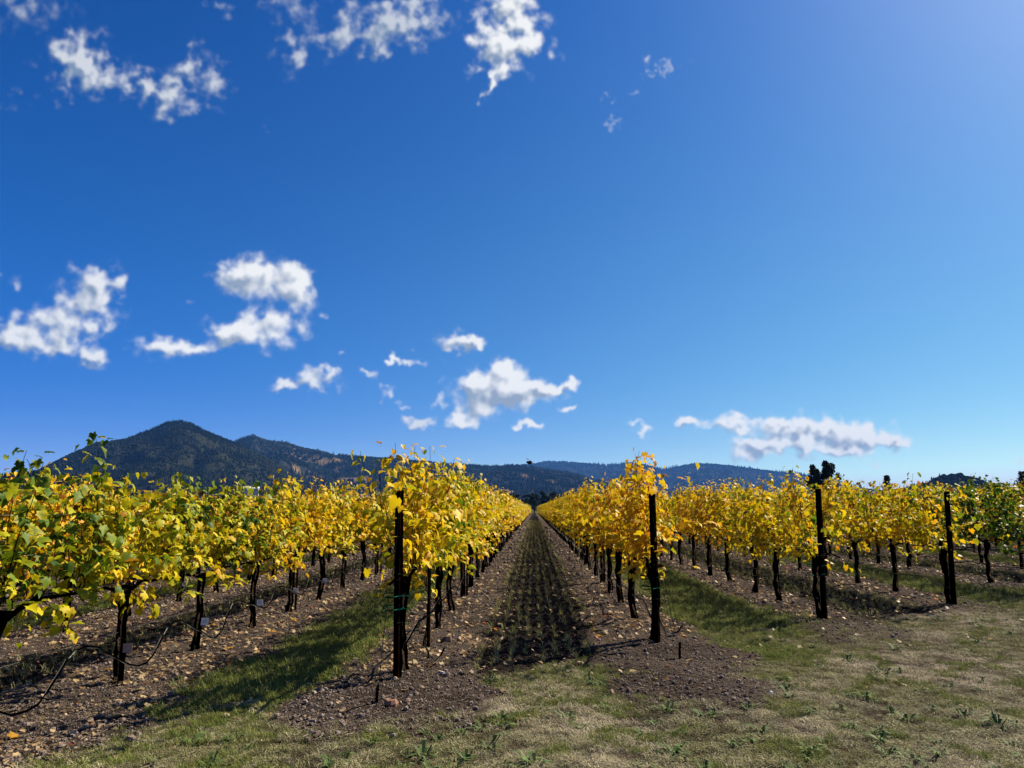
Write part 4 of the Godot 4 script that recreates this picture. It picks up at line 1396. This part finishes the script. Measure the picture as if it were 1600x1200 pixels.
func build_small_things() -> void:
	var rng := RandomNumberGenerator.new()
	rng.seed = 808
	# weeds that can be counted on the headland
	var weed_m := mat(Color.WHITE, 0.7, true, 0.3)
	weed_m.backlight_enabled = true
	weed_m.backlight = Color(0.5, 0.5, 0.5)
	var weeds := []
	for v in 5: weeds.append(weed_mesh(rng))
	var placed := 0
	while placed < 130:
		var zf := 4.7 + 6.3 * pow(rng.randf(), 1.3)
		var x := rng.randf_range(-0.2, 0.72) * zf
		if placed >= 112: x = rng.randf_range(-2.6, -0.2)
		var w := zones(x, zf)
		if w[0] > 0.35 or w[1] > 0.2 or zf > start_at(x) - 0.6: continue
		var s := rng.randf_range(0.5, 1.25)
		var o := put("weed", weeds[rng.randi() % 5], weed_m, null, Transform3D(Basis(Vector3.UP, rng.randf() * TAU).scaled(Vector3(s, s * rng.randf_range(0.6, 1.0), s)), on_ground(x, zf)))
		var size_word := "small" if s < 0.75 else "middling" if s < 1.0 else "large"
		var spot := "before the rusty end post" if x < -0.6 else "before the tilled alley" if x < 0.9 else "before the black end post" if x < 2.8 else "before the second row on the poplar side" if x < 5.2 else "before the third row on the poplar side"
		tag(o, "%s green weed %s, %s" % [size_word, "far from the rows" if zf < 5.8 else "midway to the rows" if zf < 7.6 else "close to the row ends", spot], "weed", "weeds on the headland")
		placed += 1
	# stones by the end posts
	var stone_m := mat(Color.WHITE, 0.95, true, 0.15)
	for e in [[-1.16, 6.05, 0.06, Color(0.24, 0.13, 0.09), "angular reddish stone beside the anchor pin"], [-1.05, 6.2, 0.035, Color(0.2, 0.13, 0.1), "small reddish stone behind the angular one by the anchor pin"], [-1.06, 8.9, 0.09, Color(0.10, 0.07, 0.055), "brown clod at the foot of the thin stake"], [-0.88, 7.15, 0.03, Color(0.45, 0.42, 0.38), "pale pebble on the soil beside the rusty post"], [2.05, 6.6, 0.03, Color(0.5, 0.48, 0.44), "white pebble on the bare soil patch before the black post"], [-0.72, 8.3, 0.04, Color(0.07, 0.055, 0.045), "dark clod on the soil beside the tilled alley"], [-2.9, 5.4, 0.05, Color(0.18, 0.13, 0.1), "brown stone at the edge of the grass strip"]]:
		var b := rock_mesh(rng, 0.75)
		var m := mat(e[3], 0.95, false, 0.15)
		tag(put("stone", b, m, null, Transform3D(Basis(Vector3.UP, rng.randf() * TAU).scaled(Vector3(e[2], e[2], e[2])), on_ground(e[0], e[1], e[2] * 0.2))), e[4], "stone", "stones on the soil")
	# single fallen leaves
	var zone_words := ["fallen leaf on the soil under the second row, peak side", "fallen leaf on the soil along the sunlit row", "fallen leaf on the soil along the shaded row", "fallen leaf in the grass strip beside the sunlit row"]
	var shapes := []
	for s in 4:
		for v in 4:
			var b := Buf.new()
			var c: Color = [Color(0.46, 0.33, 0.19), Color(0.26, 0.15, 0.08), Color(0.54, 0.42, 0.21), Color(0.48, 0.25, 0.03)][s]
			add_leaf(b, leaf_hi[(s + v * 2) % leaf_hi.size()], Transform3D(Basis(Vector3.RIGHT, -PI / 2), Vector3(0, 0, 0.3)), c, c.darkened(0.35), rng)
			shapes.append(mesh_of(b))
	for q in 170:
		var zone := 0 if q < 80 else 1 if q < 115 else 2 if q < 145 else 3
		var zf := 0.0
		var x := 0.0
		if zone == 0: zf = rng.randf_range(5.2, 12.0); x = -4.04 + rng.randf_range(-0.95, 0.9)
		elif zone == 1: zf = rng.randf_range(7.6, 13.0); x = -1.29 + rng.randf_range(-0.7, 0.85)
		elif zone == 2: zf = rng.randf_range(9.3, 15.0); x = 1.46 + rng.randf_range(-0.85, 0.7)
		else: zf = rng.randf_range(5.8, 11.0); x = rng.randf_range(-3.1, -2.0)
		var s := rng.randf_range(0.055, 0.105)
		var pick := rng.randi() % 16
		var o := put("fallen_leaf", shapes[pick], leaf_mat, null, Transform3D(Basis.from_euler(Vector3(rng.randf_range(-0.45, 0.45), rng.randf() * TAU, rng.randf_range(-0.4, 0.4))).scaled(Vector3(s, s, s)), on_ground(x, zf, 0.018)))
		var words: String = zone_words[zone]
		var row: int = [-2, -1, 1, -1][zone]
		var zs := vine_positions(row)
		var at_vine := 0
		for w in zs.size():
			if absf(zs[w] - zf) < absf(zs[at_vine] - zf): at_vine = w
		words += [", by", ", by", ", by", " near"][zone] + " its %s vine" % ordinal(at_vine + 1)
		tag(o, "%s %s" % [["buff", "brown", "cream", "orange"][pick / 4], words], "leaf", String(zone_words[zone]).replace("fallen leaf", "fallen leaves"))
	# dark insect hovering over the alley
	var ins := base("flying_insect", Vector3(-0.0086, 1.7088, -1.7))
	tag(ins, "small dark insect hovering in the air above the far end of the alley", "insect")
	var ib := SphereMesh.new()
	ib.radius = 0.0052
	ib.height = 0.0088
	var dk := mat(Color(0.012, 0.010, 0.008), 0.6)
	put("abdomen", ib, dk, ins, Transform3D(Basis(Vector3(0, 0, 1), 0.3).scaled(Vector3(1.15, 1, 1)), Vector3.ZERO))
	var ih := SphereMesh.new()
	ih.radius = 0.003
	ih.height = 0.006
	put("head", ih, dk, ins, Transform3D(Basis(), Vector3(-0.0055, 0.0005, 0)))
	for s in [-1.0, 1.0]:
		var lb := Buf.new()
		tube(lb, PackedVector3Array([Vector3(0.0008 * s, -0.003, 0), Vector3(0.0012 * s, -0.0062, 0), Vector3(0.002 * s, -0.0072, 0.0005)]), fl([0.0004, 0.0003, 0.0002]), 5, Color.WHITE)
		put("leg", mesh_of(lb), dk, ins)
		var wb := Buf.new()
		for q in 5:
			var a0 := PI * q / 5.0
			var a1 := PI * (q + 1) / 5.0
			tri(wb, Vector3(0, 0.004, 0), Vector3(-0.004 - 0.006 * sin(a0), 0.008 + 0.003 * cos(a0), s * 0.004), Vector3(-0.004 - 0.006 * sin(a1), 0.008 + 0.003 * cos(a1), s * 0.004), Color.WHITE)
		var wm := mat(Color(0.5, 0.5, 0.5), 0.2)
		wm.transparency = BaseMaterial3D.TRANSPARENCY_ALPHA
		wm.albedo_color.a = 0.15
		put("wing", mesh_of(wb), wm, ins)
